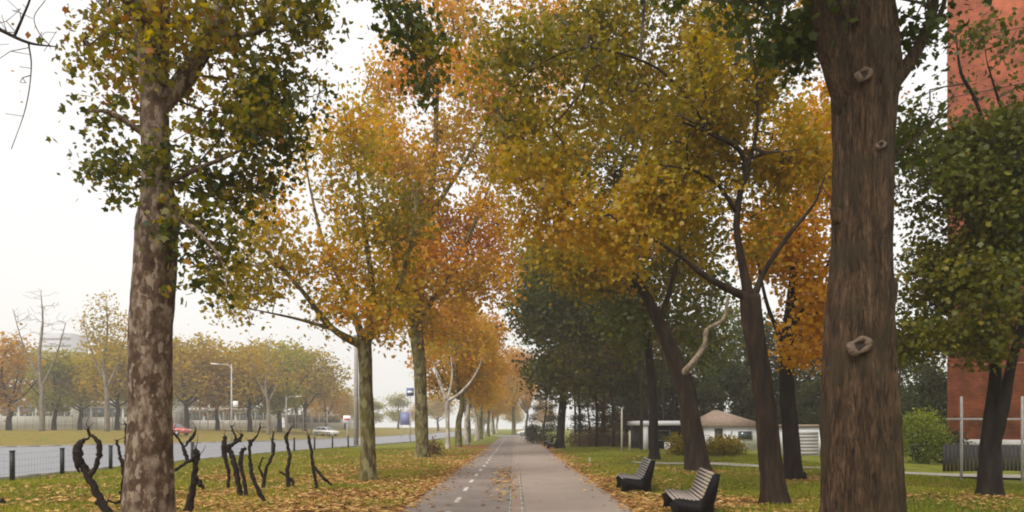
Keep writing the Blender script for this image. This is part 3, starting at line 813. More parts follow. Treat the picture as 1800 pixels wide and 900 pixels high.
# olive tree behind the benches with curved limbs
d = 15.8
tr = [GP(1366, d, 58), TP(1362, 885, d, 44), TP(1354, 800, d, 39), TP(1344, 700, d, 36), TP(1332, 620, d, 33), TP(1322, 560, d, 36), TP(1318, 520, d, 36)]
lm = [[TP(1318, 525, d, 18), TP(1275, 505, 15.6, 13), TP(1235, 482, 15.4, 11), TP(1195, 450, 15.2, 7), TP(1130, 410, 15, 4)],
      [TP(1318, 530, d, 22), TP(1306, 470, 15.8, 15), TP(1295, 400, 15.8, 12), TP(1300, 345, 15.8, 11), TP(1312, 300, 15.8, 10), TP(1298, 262, 15.7, 9), TP(1255, 238, 15.6, 7), TP(1200, 215, 15.5, 4)],
      [TP(1322, 530, d, 16), TP(1345, 475, 15.8, 9), TP(1385, 415, 15.8, 8), TP(1430, 360, 15.8, 5), TP(1450, 310, 15.8, 3)],
      [TP(1296, 375, 15.8, 8), TP(1262, 325, 15.6, 7), TP(1220, 300, 15.4, 5), TP(1160, 290, 15.2, 3)],
      [TP(1312, 300, 15.8, 8), TP(1330, 230, 15.9, 6), TP(1330, 140, 16, 5), TP(1315, 50, 16, 4), TP(1300, -80, 16, 3)],
      [TP(1255, 238, 15.6, 5), TP(1180, 140, 15.5, 5), TP(1110, 100, 15.3, 4), TP(1020, 85, 15.2, 3.5), TP(940, 120, 15.4, 2.5), TP(870, 190, 15.6, 1.5)]]
bl = [PB(880, 190, 15.8, 70, 60, 1.1, 26), PB(900, 70, 15.8, 75, 50, 1.2, 30), PB(1300, 100, 16.9, 130, 110, 2.2, 190), PB(1180, 180, 16.5, 110, 95, 2.0, 150), PB(1080, 150, 16.3, 90, 80, 1.6, 66), PB(1350, 230, 16.9, 100, 90, 1.8, 110), PB(1200, 330, 16.4, 90, 70, 1.6, 90),
      PB(1100, 300, 16.1, 80, 75, 1.5, 78), PB(1040, 380, 15.9, 75, 55, 1.2, 40), PB(1110, 440, 16.1, 70, 50, 1.2, 36), PB(1290, 400, 17.1, 80, 70, 1.2, 34), PB(1400, 320, 16.9, 60, 70, 1.2, 40),
      PB(1010, 60, 16.1, 100, 60, 1.4, 60), PB(940, 110, 15.9, 70, 60, 1.2, 30), PB(1400, 120, 17.1, 70, 100, 1.6, 90), PB(1250, 250, 17.3, 110, 90, 1.2, 80), PB(1150, 30, 16.4, 120, 60, 1.8, 70), PB(1200, -130, 16.7, 280, 110, 3, 130), PB(960, 250, 15.9, 80, 60, 1.2, 44), PB(900, 300, 15.9, 60, 45, 1, 18), PB(960, 370, 15.9, 70, 45, 1, 22)]
make_tree('plane_tree', 'olive-leaved tree with curling dark limbs beside the nearer bench', 'tree', (tr[0][0], d, tr[0][2]), tr, lm, bl,
          ML['olive'], MBK['brown'], 112, K=42, sig=.27, lsize=.096, gap=.04, seg=24, twig_r=.008, disp=bark_disp(.08, 0, .5), shape=LOBED, tshift=.15, freq=.6)
# leaning tree behind the second bench
d = 27.6
tr = [GP(1232, d, 52), TP(1226, 822, d, 38), TP(1216, 750, d, 36), TP(1204, 680, d, 32), TP(1186, 630, d, 28), TP(1160, 570, d, 22), TP(1135, 520, d, 18), TP(1108, 470, d, 14), TP(1090, 400, d, 9), TP(1080, 300, d, 5)]
lm = [[TP(1196, 662, 27.6, 16), TP(1214, 642, 27.0, 11), TP(1238, 608, 26.8, 9), TP(1243, 580, 26.7, 8), TP(1272, 560, 26.6, 7), TP(1280, 518, 26.6, 4)],
      [TP(1160, 570, d, 12), TP(1180, 500, 27.8, 9), TP(1200, 420, 28, 6), TP(1220, 330, 28, 3)],
      [TP(1135, 520, d, 9), TP(1080, 480, 27.4, 6), TP(1020, 430, 27.2, 3)]]
bl = [PB(1080, 450, 27.9, 110, 70, 3, 120), PB(1180, 430, 28, 100, 100, 3, 120), PB(1050, 330, 27.5, 120, 90, 3, 130), PB(1000, 440, 27.5, 80, 55, 2, 66), PB(1170, 280, 28, 100, 90, 3, 110), PB(1080, 180, 28, 120, 80, 3, 90)]
make_tree('plane_tree', 'leaning brown tree with one pale side limb behind the farther bench', 'tree', (tr[0][0], d, tr[0][2]), tr, lm, bl,
          ML['olive'], MBK['brown'], 113, K=36, sig=.4, lsize=.17, gap=.02, seg=20, twig_r=.012, disp=bark_disp(.09, 0, .45), tshift=-.04, freq=.42, pale=(0,))
# golden tree behind the big trunk
d = 23
tr = [GP(1400, d, 44), TP(1396, 840, d, 30), TP(1388, 740, d, 28), TP(1382, 640, d, 24), TP(1390, 540, d, 18), TP(1400, 440, d, 12), TP(1405, 330, d, 6)]
lm = [[TP(1384, 620, d, 10), TP(1350, 540, d, 7), TP(1330, 450, d, 4)], [TP(1388, 580, d, 9), TP(1440, 500, d, 7), TP(1480, 400, d, 4)]]
bl = [PB(1390, 420, 23.5, 80, 75, 2, 150), PB(1340, 440, 24, 60, 60, 1.6, 54), PB(1420, 530, 23, 60, 65, 1.8, 100), PB(1390, 600, 23, 60, 40, 1.5, 40), PB(1450, 350, 23.5, 70, 80, 2, 80), PB(1400, 250, 24, 90, 80, 2, 80), PB(1480, 230, 24, 90, 120, 2, 70)]
make_tree('maple_tree', 'bright golden-orange tree with a dark trunk just left of the big foreground trunk', 'tree', (tr[0][0], d, tr[0][2]), tr, lm, bl,
          ML['gold'], MBK['dark'], 114, K=34, sig=.34, lsize=.145, gap=-.05, seg=16, twig_r=.007, disp=bark_disp(.08, 0, .5), freq=.5)
# dark straight trunk
d = 36.5
tr = [GP(1151, d, 26), TP(1150, 805, d, 18), TP(1148, 720, d, 15), TP(1143, 640, d, 14), TP(1135, 560, d, 11), TP(1130, 440, d, 6)]
bl = [PB(1130, 560, d, 90, 60, 3, 90), PB(1180, 500, d, 90, 70, 3, 90), PB(1090, 440, d, 80, 70, 3, 90), PB(1230, 600, 38, 60, 50, 2.5, 40)]
make_tree('dark_tree', 'slim straight black trunk under green leaves between bench and bungalow', 'tree', (tr[0][0], d, tr[0][2]), tr, [], bl,
          ML['warm_green'], MBK['dark'], 115, K=22, sig=.6, lsize=.22, gap=-.15, seg=14, twig_r=.01, disp=bark_disp(.08, 0, .5), freq=.35, from_frac=.4)
# big evergreen-looking mass at the end of the right row
d = 58
tr = [GP(985, d, 20), TP(985, 770, d, 15), TP(990, 700, d, 13), TP(1000, 600, d, 9), TP(1005, 450, d, 4)]
bl = [PB(985, 560, d, 85, 90, 4, 230), PB(1010, 470, d, 85, 65, 4, 170), PB(955, 530, d, 50, 100, 3, 110), PB(1060, 540, d, 80, 90, 4, 150), PB(1010, 650, d, 80, 45, 3.5, 120), PB(960, 450, d, 45, 35, 2.5, 40), PB(1110, 640, d, 60, 60, 3, 60)]
make_tree('dense_tree', 'dense dark green tree closing the right side of the far path', 'tree', (tr[0][0], d, tr[0][2]), tr, [], bl,
          ML['warm_green'], MBK['dark'], 116, K=60, sig=.75, lsize=.26, gap=-.4, seg=12, twig_r=.014, freq=.3, from_frac=.35, tshift=-.02)
# twin-trunked tree at the right
d = 17.3
tr = [GP(1742, d, 52), TP(1740, 860, d, 38), TP(1740, 800, d, 34), TP(1742, 740, d, 24), TP(1750, 660, d, 20), TP(1746, 590, d, 16), TP(1760, 480, d, 12), TP(1790, 350, d, 9), TP(1800, 220, d, 5)]
lm = [[TP(1742, 800, d, 24), TP(1762, 720, 17, 20), TP(1778, 640, 16.9, 16), TP(1800, 560, 16.8, 12), TP(1840, 420, 16.8, 6)],
      [TP(1750, 640, d, 9), TP(1710, 560, 17.2, 7), TP(1690, 480, 17, 4)],
      [TP(1800, 420, 17, 7), TP(1720, 190, 16.8, 6), TP(1690, 130, 16.6, 5), TP(1680, 60, 16.5, 2)],
      [TP(1800, 300, 17, 6), TP(1760, 190, 16.8, 5), TP(1735, 110, 16.6, 2)]]
bl = [PB(1735, 110, 16.6, 75, 80, .8, 13), PB(1705, 255, 16.8, 60, 45, 1, 70), PB(1775, 240, 16.6, 70, 45, 1, 80), PB(1680, 340, 16.6, 55, 60, 1, 60), PB(1730, 480, 16.5, 90, 60, 1.2, 110), PB(1740, 300, 17, 85, 80, 1.8, 210), PB(1790, 420, 17, 90, 80, 1.8, 190), PB(1780, 600, 16.2, 45, 35, .7, 24), PB(1700, 420, 17, 75, 70, 1.6, 130), PB(1640, 330, 17.3, 70, 70, 1.3, 40), PB(1620, 220, 17.5, 50, 70, 1.2, 30),
      PB(1700, 560, 17, 80, 50, 1.5, 90), PB(1620, 590, 18, 60, 45, 1.3, 42), PB(1650, 510, 17.5, 50, 50, 1.2, 32), PB(1800, 560, 17, 70, 50, 1.3, 60), PB(1870, 250, 17, 90, 200, 2, 70)]
make_tree('broad_tree', 'dark twin-trunked tree in front of the red brick tower', 'tree', (tr[0][0], d, tr[0][2]), tr, lm, bl,
          ML['warm_green'], MBK['dark'], 117, K=36, sig=.28, lsize=.108, gap=-.05, seg=18, twig_r=.009, disp=bark_disp(.08, 0, .25), freq=.6, tshift=.05, shape=LOBED)

# background trees on the right
tdk = templ_tree('dark_tree', 'x', 'tree', ML['dark'], MBK['dark'], 211, H=13, R=4.8, hb=2.8, n=260, K=22, ls=.3, sig=.8)
tgn = templ_tree('green_tree', 'x', 'tree', ML['green'], MBK['dark'], 212, H=13, R=4.6, hb=3.4, n=240, K=20, ls=.28, sig=.75)
tcf = templ_tree('conifer', 'x', 'conifer', ML['conifer'], MBK['dark'], 213, H=11, R=3.0, hb=2.2, n=260, K=34, ls=.16, sig=.42, conif=True, tr_r=.17)
tbr = templ_tree('brown_tree', 'x', 'tree', ML['brown'], MBK['brown'], 214, H=10, R=2.8, hb=2.0, n=160, K=26, ls=.18, sig=.5, conif=True, tr_r=.15)
GR = 'trees closing the view right of the path'
for tm, H, px, top, dd, lab, wd in (
    (tcf, 11, 958, 660, 72, 'dark conifer at the left end of the belt of trees right of the path', 1.0),
    (tcf, 11, 1035, 655, 66, 'dark conifer just right of the third bench far down the path', 1.1),
    (tbr, 10, 1068, 650, 62, 'brown-needled conifer in front of the reddish low fence', 1.1),
    (tcf, 11, 1100, 640, 70, 'dark conifer above the right end of the reddish low fence', 1.1),
    (tgn, 13, 1060, 560, 85, 'green tree rising behind the brown-needled conifer', 1.0),
    (tdk, 13, 1130, 540, 80, 'dark tree behind the slim black trunk', 1.0),
    (tdk, 13, 1205, 560, 72, 'dark tree standing behind the white-roofed pavilion', 1.1),
    (tgn, 13, 1265, 520, 68, 'green tree behind the pink-roofed bungalow', 1.0),
    (tdk, 13, 1320, 560, 62, 'dark tree overhanging the right end of the pink-roofed bungalow', 1.0),
    (tdk, 13, 1405, 560, 60, 'dark tree behind the white garage, left of the big foreground trunk', 1.1),
    (tgn, 13, 1480, 540, 60, 'green tree hidden mostly behind the big foreground trunk', 1.0),
    (tdk, 13, 1585, 600, 56, 'dark tree right beside the big foreground trunk, behind the shrub', 1.0),
    (tgn, 13, 1640, 590, 48, 'green tree between the yellow-green shrub and the red brick tower', .9),
    (tdk, 13, 1100, 690, 76, 'low dark tree filling the gap left of the white-roofed pavilion', 1.3),
    (tdk, 13, 1180, 668, 64, 'low dark tree directly behind the white-roofed pavilion', 1.3),
    (tdk, 13, 1240, 676, 61, 'low dark tree between the pavilion and the bungalow roof', 1.2),
    (tdk, 13, 1345, 668, 59, 'low dark tree at the right gable of the bungalow', 1.3),
    (tdk, 13, 1435, 670, 52, 'low dark tree right behind the white garage', 1.2),
    (tdk, 13, 1625, 640, 42, 'low dark tree directly above the yellow-green shrub', .95)):
    place_px(tm, px, top, dd, H, lab, GR, wd)

# ---------------------------------------------------------------- far left trees in the haze
fa = templ_tree('roadside_tree', 'x', 'tree', ML['hazed_gold'], MBK['brown'], 221, H=13, R=5.2, hb=3.2, n=200, K=20, ls=.36, sig=.85)
fb = templ_tree('roadside_tree', 'x', 'tree', ML['hazed_rust'], MBK['brown'], 222, H=13, R=5.0, hb=3.0, n=170, K=17, ls=.36, sig=.85)
fc = templ_tree('roadside_tree', 'x', 'tree', ML['hazed_green'], MBK['brown'], 223, H=13, R=5.0, hb=3.0, n=180, K=18, ls=.36, sig=.85)
GL = 'trees in the haze beyond the boulevard'
kd = {'a': fa, 'b': fb, 'c': fc}
cn = {'a': 'hazy yellow-brown tree', 'b': 'hazy brownish-orange tree', 'c': 'hazy green tree'}
for k_, px, top, dd, wd, where in (
    ('b', -70, 590, 100, 1.0, 'cut by the left edge, beyond the boulevard'), ('b', 15, 590, 108, 1.05, 'farthest left of those wholly in view beyond the boulevard'), ('c', 95, 615, 118, 1.0, 'beside the tall bare tree beyond the boulevard'),
    ('a', 140, 625, 125, 1.1, 'between the two pale bare trees beyond the boulevard'), ('a', 205, 600, 112, 1.0, 'just left of the thick flaky trunk, beyond the boulevard'), ('c', 262, 620, 122, 1.0, 'hidden behind the thick flaky trunk'),
    ('a', 328, 592, 112, 1.0, 'above the red car'), ('b', 382, 612, 118, .95, 'left of the tall white street lamp'), ('a', 440, 606, 116, 1.0, 'just right of the tall white street lamp'),
    ('c', 492, 600, 124, 1.0, 'above the shorter street lamp'), ('a', 536, 612, 140, 1.0, 'third from the right end of the tall hazy belt'), ('b', 574, 655, 165, .9, 'second from the right end of the tall hazy belt'),
    ('a', 606, 688, 180, .9, 'at the right end of the tall hazy belt'), ('c', 655, 700, 230, 1.1, 'far off between the second and third trunks of the left row'), ('c', 700, 692, 245, 1.2, 'far off just left of the third trunk of the left row'),
    ('a', 770, 690, 260, 1.2, 'far off behind the small forked tree')):
    place_px(kd[k_], px, top, dd, 13, cn[k_] + ' ' + where, GL, wd * 1.28)
for i, (px, top, dd) in enumerate(((30, 640, 165), (80, 650, 175), (170, 645, 170), (240, 640, 168), (300, 640, 170), (355, 645, 175), (415, 640, 168), (465, 645, 175), (520, 650, 185), (560, 690, 230), (630, 705, 300), (735, 705, 300), (850, 690, 230), (905, 712, 260), (955, 700, 230))):
    place_px((fc, fa, fb)[i % 3], px, top - (28 if i < 9 else 0), dd, 13, 'faint tree in the second row of the haze, %s from the left' % (['first', 'second', 'third'] + ORD)[i], 'faint trees in the second row of the haze', 1.35)
# two bare pale trees
def bare(name, label, px, top, d, seed, wpx, spread, leafK=0, bark=None):
    x = (px - VX) * d / F_PX; zb = hz(x, d)
    y0 = VY + (CAM_H - zb) * F_PX / d
    m = (y0 - top)
    tr = [(x, d, zb - .2, wpx * d / F_PX * .6), TP(px + 2, y0 - m * .25, d, wpx), TP(px - 3, y0 - m * .5, d, wpx * .7), TP(px + 3, y0 - m * .75, d, wpx * .4), TP(px, top + 8, d, wpx * .12)]
    lm = [[TP(px, y0 - m * .3, d, wpx * .6), TP(px + spread * .4, y0 - m * .5, d, wpx * .4), TP(px + spread * .7, y0 - m * .75, d, wpx * .15)],
          [TP(px, y0 - m * .35, d, wpx * .6), TP(px - spread * .5, y0 - m * .6, d, wpx * .3), TP(px - spread * .8, y0 - m * .85, d, wpx * .12)]]
    bl = [PB(px, y0 - m * .78, d, spread * .75, m * .24, 2.2, 110), PB(px - spread * .5, y0 - m * .7, d, spread * .5, m * .2, 2, 26), PB(px + spread * .5, y0 - m * .65, d, spread * .5, m * .2, 2, 26)]
    make_tree(name, label, 'tree', (x, d, zb), tr, lm, bl, ML['hazed_gold'], bark or MBK['far_bark'], seed, K=leafK, sig=.5, lsize=.28, gap=-.4, seg=10, twig_r=.017, branch_mat=MBK['twig_pale'])
bare('bare_tree', 'tall leafless pale tree beyond the boulevard, left of the thick flaky trunk', 72, 505, 92, 301, 8, 62, 0)
bare('sparse_tree', 'pale-trunked tree with few leaves, nearest the left side of the thick flaky trunk', 186, 520, 92, 302, 8, 52, 7)
bare('sparse_tree', 'small thin tree with few leaves above the tall white street lamp', 470, 590, 110, 303, 6, 40, 4)
# hedge closing the lawn behind the buildings on the right
rng_ = np.random.default_rng(77)
hd = empty('hedge', (at(1110, 0, 68)[0], 68, 0), 'tall dark hedge behind the pavilion, the bungalow and the garage', 'hedge')
wd_ = at(1700, 0, 68)[0] - at(1110, 0, 68)[0]
hn = 26000
px_ = rng_.uniform(0, wd_, hn); hh_ = 3.1 + .5 * np.sin(px_ * .7) + .35 * np.sin(px_ * 1.9 + 1)
pos_ = np.stack([px_, rng_.normal(0, .55, hn), rng_.uniform(0.02, 1, hn) ** .8 * hh_], -1)
V_, f_, t_ = leaves(pos_, .2 * rng_.uniform(.6, 1.4, hn), np.clip(rng_.normal(.5, .2, hn), 0, 1), rng_)
MB().add(V_, [f_]).build('foliage', ML['dark'], hd, attrs={'tint': t_})
sb_ = MB()
for q_ in np.arange(.5, wd_, 1.4): sb_.tube([(q_, 0, -.1), (q_ + .1, 0, 1.2), (q_ - .1, .1, 2.6)], [.06, .045, .02], 6)
sb_.build('stems', MBK['dark'], hd)
# bare twigs hanging in from a tree beyond the left edge
d = 8.6
tr = [(-8.2, d, -.1, .2), (-8.1, d, 2, .15), (-8.0, d, 4.5, .12), (-7.6, d, 6.5, .08), (-7.4, d, 8.5, .03)]
lm = [[(-8.0, d, 4.8, .07), TP(-160, 60, d, 12), TP(-60, 20, d, 8), TP(0, 52, d, 7), TP(50, 75, d, 5), TP(98, 82, d, 2)],
      [TP(25, 64, d, 5), TP(40, 30, d, 4), TP(55, -10, d, 3), TP(60, -60, d, 2)],
      [TP(50, 75, d, 3), TP(55, 120, d, 2), TP(45, 190, d, 1.5), TP(20, 262, d, .8)],
      [TP(90, 82, d, 1.6), TP(70, 60, d, 1.6), TP(60, 30, d, 1.2), TP(80, 0, d, .9)]]
bl = [PB(50, 50, d, 55, 50, .5, 26), PB(20, 150, d, 30, 60, .3, 7), PB(-120, 0, d, 140, 120, 1, 40), PB(-150, -200, d, 200, 130, 1.2, 60)]
make_tree('bare_tree', 'thin bare dark twigs reaching in at the top left corner', 'tree', (-8.2, d, 0), tr, lm, bl, ML['near_olive'], MBK['dark'], 304, K=.4, sig=.1, lsize=.06,
          gap=-.5, seg=10, twig_r=.003)

# ------------------------------------------------------------------ shrubs
def shrub(name, label, px, py0, d, rx, top, mat, seed, n=60, K=40, ls=.09, rd=1.0):
    x = (px - VX) * d / F_PX; zb = hz(x, d)
    ztop = CAM_H + (VY - top) * d / F_PX; rz_ = (ztop - zb) / 2
    root = empty(name, (x, d, zb), label, 'shrub')
    rng = np.random.default_rng(seed)
    R = (rx * d / F_PX, rd, rz_)
    pts = sample_blobs([((0, 0, rz_ * 1.0), R, n)], rng, -.6, seed)
    sb = MB()
    for p in pts[::3]:
        sb.tube(catmull([(p[0] * .15, p[1] * .15, -.05), (p[0] * .5, p[1] * .5, p[2] * .5), tuple(p)], 3), np.linspace(.018, .004, 7), 5)
    sb.build('stems', MBK['dark'], root)
    idx = np.repeat(np.arange(len(pts)), rng.poisson(K, len(pts)))
    pos = pts[idx] + rng.normal(size=(len(idx), 3)) * .2
    pos[:, 2] = np.clip(pos[:, 2], .05, None)
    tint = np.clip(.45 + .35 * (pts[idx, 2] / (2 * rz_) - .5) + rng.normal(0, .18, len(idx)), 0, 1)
    V, f, tt = leaves(pos, ls * rng.uniform(.7, 1.3, len(idx)), tint, rng)
    MB().add(V, [f]).build('foliage', mat, root, attrs={'tint': tt})
shrub('shrub', 'rounded brown-green shrub on the lawn in front of the bungalow', 1272, 0, 41, 34, 773, ML['olive'], 401, 60, 60, .11)
shrub('shrub', 'smaller dull shrub tucked behind the leaning brown tree', 1198, 0, 42, 22, 765, ML['olive'], 402, 36, 50, .11)
shrub('shrub', 'bright yellow-green shrub right of the big foreground trunk', 1618, 0, 33, 42, 728, ML['shrub'], 403, 90, 60, .1, 1.3)
shrub('shrub', 'small dark bush at the foot of the third tree of the left row', 762, 0, 43, 12, 776, ML['brown'], 404, 16, 40, .1, .5)
shrub('shrub', 'low dark bush beside the far end of the path on the right', 938, 0, 100, 14, 748, ML['dark'], 405, 30, 60, .22, 1.2)
shrub('shrub', 'dark bush between the shrub and the white frame on the right', 1668, 0, 34, 24, 758, ML['dark'], 406, 40, 60, .11, 1)

# ------------------------------------------------------------------ pruned black vines
def vine(label, d, polys, seed, twigs=()):
    base = at(polys[0][0][0], 0, d); base[2] = hz(base[0], d) - .08
    rng = np.random.default_rng(seed)
    m = MB()
    for pl in polys:
        P = []
        for k, q in enumerate(pl):
            p = at(q[0], q[1], d + (q[3] if len(q) > 3 else 0)); P.append(p)
        if pl is polys[0]: P[0] = base.copy(); 
        T = catmull(P, 6); Rr = catmull([[q[2] * .72 * d / F_PX / 2, 0, 0] for q in pl], 6)[:, 0]
        T = T + rng.normal(size=T.shape) * .008
        dz = lambda th, p, r, dd: 1 + .45 * noise.noise(Vector(p * 11) + Vector((math.cos(th), math.sin(th), seed)) * 1.2)
        m.tube(T - base, np.maximum(Rr, .006), 9, disp=dz)
    for pl in polys:
        q = pl[-1]
        for k in range(3):
            a = at(q[0], q[1], d + (q[3] if len(q) > 3 else 0)); e_ = a + rng.normal(size=3) * .07 + np.array([0, 0, .11 if q[1] < 800 else .02])
            m.tube(catmull([a, (a + e_) / 2 + rng.normal(size=3) * .02, e_], 3) - base, np.linspace(.009, .0025, 7), 5)
        for k in range(4):
            j = rng.integers(1, len(pl)); q = pl[j]; a = at(q[0], q[1], d + (q[3] if len(q) > 3 else 0))
            dr = rng.normal(size=3); dr /= np.linalg.norm(dr); r_ = q[2] * .82 * d / F_PX / 2
            m.tube([a - base, a + dr * r_ * 1.1 - base, a + dr * (r_ * 1.3 + .015) - base], [r_ * .8, r_ * .6, r_ * .25], 7)
    for q in twigs:
        a = at(q[0], q[1], d); c = at(q[2], q[3], d + rng.normal(0, .08)); mid = (a + c) / 2 + rng.normal(size=3) * .03
        m.tube(catmull([a, mid, c], 3) - base, np.linspace(.012, .003, 7), 5)
    o = m.build('pruned_vine', MBK['vine'], None, smooth=True)
    o.location = base
    tag(o, label, 'vine', 'pruned black vines on the left lawn')
vine('pruned black vine shaped like an open ring, left of the flaky trunk', 13.6,
     [[(196, 915, 22), (178, 880, 19), (158, 845, 17), (148, 822, 17, .05), (139, 806, 20), (136, 795, 26), (139, 782, 16), (146, 774, 10), (156, 770, 5)],
      [(156, 838, 13), (168, 822, 12), (174, 800, 12), (175, 782, 13), (167, 770, 9), (157, 762, 6), (155, 754, 4)], [(136, 800, 18), (135, 815, 12), (137, 828, 5)]], 1, [(155, 757, 150, 750)])
vine('short low black vine with a bent root against the left side of the flaky trunk', 14.3,
     [[(218, 905, 17), (217, 868, 14), (219, 835, 13), (216, 815, 10), (211, 800, 7), (208, 785, 6), (204, 774, 5)], [(217, 830, 8), (223, 800, 7), (221, 775, 5), (223, 752, 8), (220, 745, 3)], [(215, 880, 6), (203, 884, 5, -.2), (190, 880, 4, -.4)]], 2)
vine('crooked black vine with a long side arm, right of the flaky trunk', 13.9,
     [[(328, 910, 24), (336, 872, 16), (342, 840, 15), (344, 815, 13), (346, 800, 15), (344, 790, 10)], [(341, 842, 12), (351, 850, 13), (357, 858, 6)], [(345, 803, 10), (330, 812, 8, -.1), (315, 822, 7, -.25), (304, 829, 5, -.4)],
      [(331, 810, 9), (325, 795, 9), (320, 780, 6), (311, 768, 5), (302, 760, 4)], [(322, 788, 5), (330, 778, 5), (338, 768, 9), (343, 760, 4)]], 3, [(344, 795, 342, 780), (346, 800, 362, 782)])
vine('thickest clump of twisted black vine stems, in the middle of the lawn', 17.3,
     [[(424, 880, 17), (419, 850, 14), (414, 822, 13), (407, 800, 12), (402, 788, 14), (410, 780, 8), (421, 772, 9), (425, 764, 5)], [(401, 858, 8), (402, 830, 8), (396, 805, 9), (394, 785, 13), (396, 768, 8)],
      [(433, 872, 9), (428, 840, 9), (423, 812, 10), (425, 795, 10), (432, 788, 6)], [(410, 780, 6), (414, 768, 5), (409, 757, 5), (407, 750, 3)], [(423, 868, 12), (433, 878, 10), (440, 884, 5)]], 4, [(402, 790, 409, 775)])
vine('slanting black vine pole just right of the thick clump', 15.8,
     [[(470, 897, 11), (456, 865, 10), (445, 838, 9), (440, 815, 8), (439, 803, 7)], [(441, 812, 5), (439, 790, 7), (440, 778, 9), (450, 768, 4), (457, 752, 3)]], 5, [(440, 778, 432, 768), (457, 755, 455, 742)])
vine('slim bent vine with a small hook at its foot, behind the slanting pole', 19.5,
     [[(461, 848, 9), (467, 828, 8), (476, 808, 7), (482, 788, 6), (479, 772, 5), (481, 762, 3)], [(462, 838, 6), (457, 820, 5), (461, 806, 4)]], 6, [(480, 775, 474, 765)])
vine('upright black vine with a forked head, second from the right', 19.2,
     [[(507, 850, 10), (506, 825, 9), (510, 802, 8), (506, 785, 8), (503, 768, 9), (507, 760, 5), (512, 752, 4)], [(507, 840, 9), (514, 845, 7), (516, 852, 4)], [(506, 838, 6), (497, 832, 5), (492, 830, 3)]], 7, [(503, 770, 500, 758)])
vine('rightmost black vine with a prop leaning against its stem', 18.6,
     [[(556, 862, 8), (555, 845, 7), (551, 822, 8), (547, 795, 7), (543, 772, 7), (542, 766, 3)], [(583, 852, 5, .15), (570, 842, 7), (558, 828, 7), (551, 818, 5)], [(556, 858, 6), (546, 861, 5), (563, 863, 4)]], 8)
vine('black vine stub cut by the bottom left corner', 15.2, [[(24, 912, 14), (14, 893, 12), (4, 882, 10), (-8, 874, 8), (-22, 850, 6)]], 9)

# ------------------------------------------------------------------ low wire fence along the road
m_black = simple('black_metal', (.012, .012, .013), .5, .3, 9)
m_wire = simple('wire', (.1, .1, .1), .5, .2, 9)
fx = lambda y: float(np.interp(y, [14, 22, 25.4, 29, 38, 47], [-14.6, -15.0, -15.6, -15.8, -15.5, -15.0])) if y < 47 else float(near_edge(y)) + .5
fr = empty('wire_fence', (fx(14), 14, 0), 'low wire fence on thin black posts along the near kerb', 'fence')
base = np.array((fx(14), 14.0, 0))
ysf = list(np.arange(15.3, 62, 3.4))
for y in ysf:
    p = np.array((fx(y), y, hz(fx(y), y))) - base
    pm = MB(); pm.box(p + [0, 0, .44], (.1, .1, 1.0)); pm.box(p + [0, 0, .955], (.12, .12, .03)); pm.build('post', m_black, fr)
wm = MB()
for a, c in zip(ysf[:-1], ysf[1:]):
    for z in np.linspace(.1, .88, 5):
        wm.tube(np.array([(fx(a), a, z), (fx(c), c, z)]) - base, [.0022, .0022], 4)
    for y in np.arange(a, c, .2):
        wm.tube(np.array([(fx(y), y, .08), (fx(y), y, .9)]) - base, [.0018, .0018], 4)
wm.build('wire_mesh', m_wire, fr)

# ------------------------------------------------------------------ benches
m_slat = simple('bench_slat', (.27, .22, .19), .6, .2, 14, bump=.1)
m_slat2 = simple('bench_slat_grey', (.22, .2, .195), .6, .2, 14)
m_cast = simple('bench_iron', (.006, .006, .006), .6, .3, 8, spec=.12)
def bench(label, loc, rz, L_=1.75, mat=m_slat):
    """sits facing local -x, long axis y"""
    r = empty('park_bench', loc, label, 'bench', None, rz)
    # curve of seat and back in the x-z plane: front edge rolls over, back leans
    prof = catmull([(-.36, .40), (-.33, .445), (-.22, .45), (-.05, .425), (.08, .42), (.16, .48), (.21, .60), (.27, .76), (.33, .90), (.37, .96)], 6)
    s = np.concatenate([[0], np.cumsum(np.linalg.norm(np.diff(prof, axis=0), axis=1))])
    tot = s[-1]; ns = 15; step = tot / ns
    seat, back = MB(), MB()
    for k in range(ns):
        u = (k + .5) * step
        p = np.array([np.interp(u, s, prof[:, 0]), np.interp(u, s, prof[:, 1])])
        q = np.array([np.interp(u + .01, s, prof[:, 0]), np.interp(u + .01, s, prof[:, 1])]); a = math.atan2(q[1] - p[1], q[0] - p[0])
        (seat if p[1] < .47 else back).box((p[0], 0, p[1]), (step * .68, L_, .028), tilt=(0, -a))
    seat.build('seat', mat, r); back.build('backrest', mat, r)
    r.scale = (1, 1, .92)
    for sy in (-1, 1):
        off = np.column_stack([prof[:, 0], prof[:, 1] - .018])
        low = [(.47, .93), (.44, .72), (.40, .5), (.36, .33), (.36, .15), (.42, .0), (.24, .0), (.17, .1), (.05, .13), (-.1, .13), (-.2, .1), (-.25, .0), (-.42, .0), (-.38, .18), (-.42, .34)]
        fm = MB().prism([tuple(o) for o in off] + low, sy * (L_ / 2 - .02) - .03, sy * (L_ / 2 - .02) + .03)
        fm.build('side_frame', m_cast, r)
    return r
p1 = at(1209, 0, 14.3); bench('slatted park bench nearest the camera, pale boards on black iron sides', (p1[0], 14.3, hz(p1[0], 14.3) - .02), math.radians(-7), 1.9)
p2 = at(1114, 0, 19.6); bench('greyer park bench standing farther along the right path edge', (p2[0], 19.6, hz(p2[0], 19.6) - .02), math.radians(-4), 1.7, m_slat2)
bench('tiny dark third bench far down the right side of the path', (2.95, 58, hz(2.95, 58)), math.radians(-4), 1.7, m_slat2)
bench('tiny dark fourth bench just beyond the third on the right', (3.0, 66, hz(3.0, 66)), math.radians(-4), 1.7, m_slat)

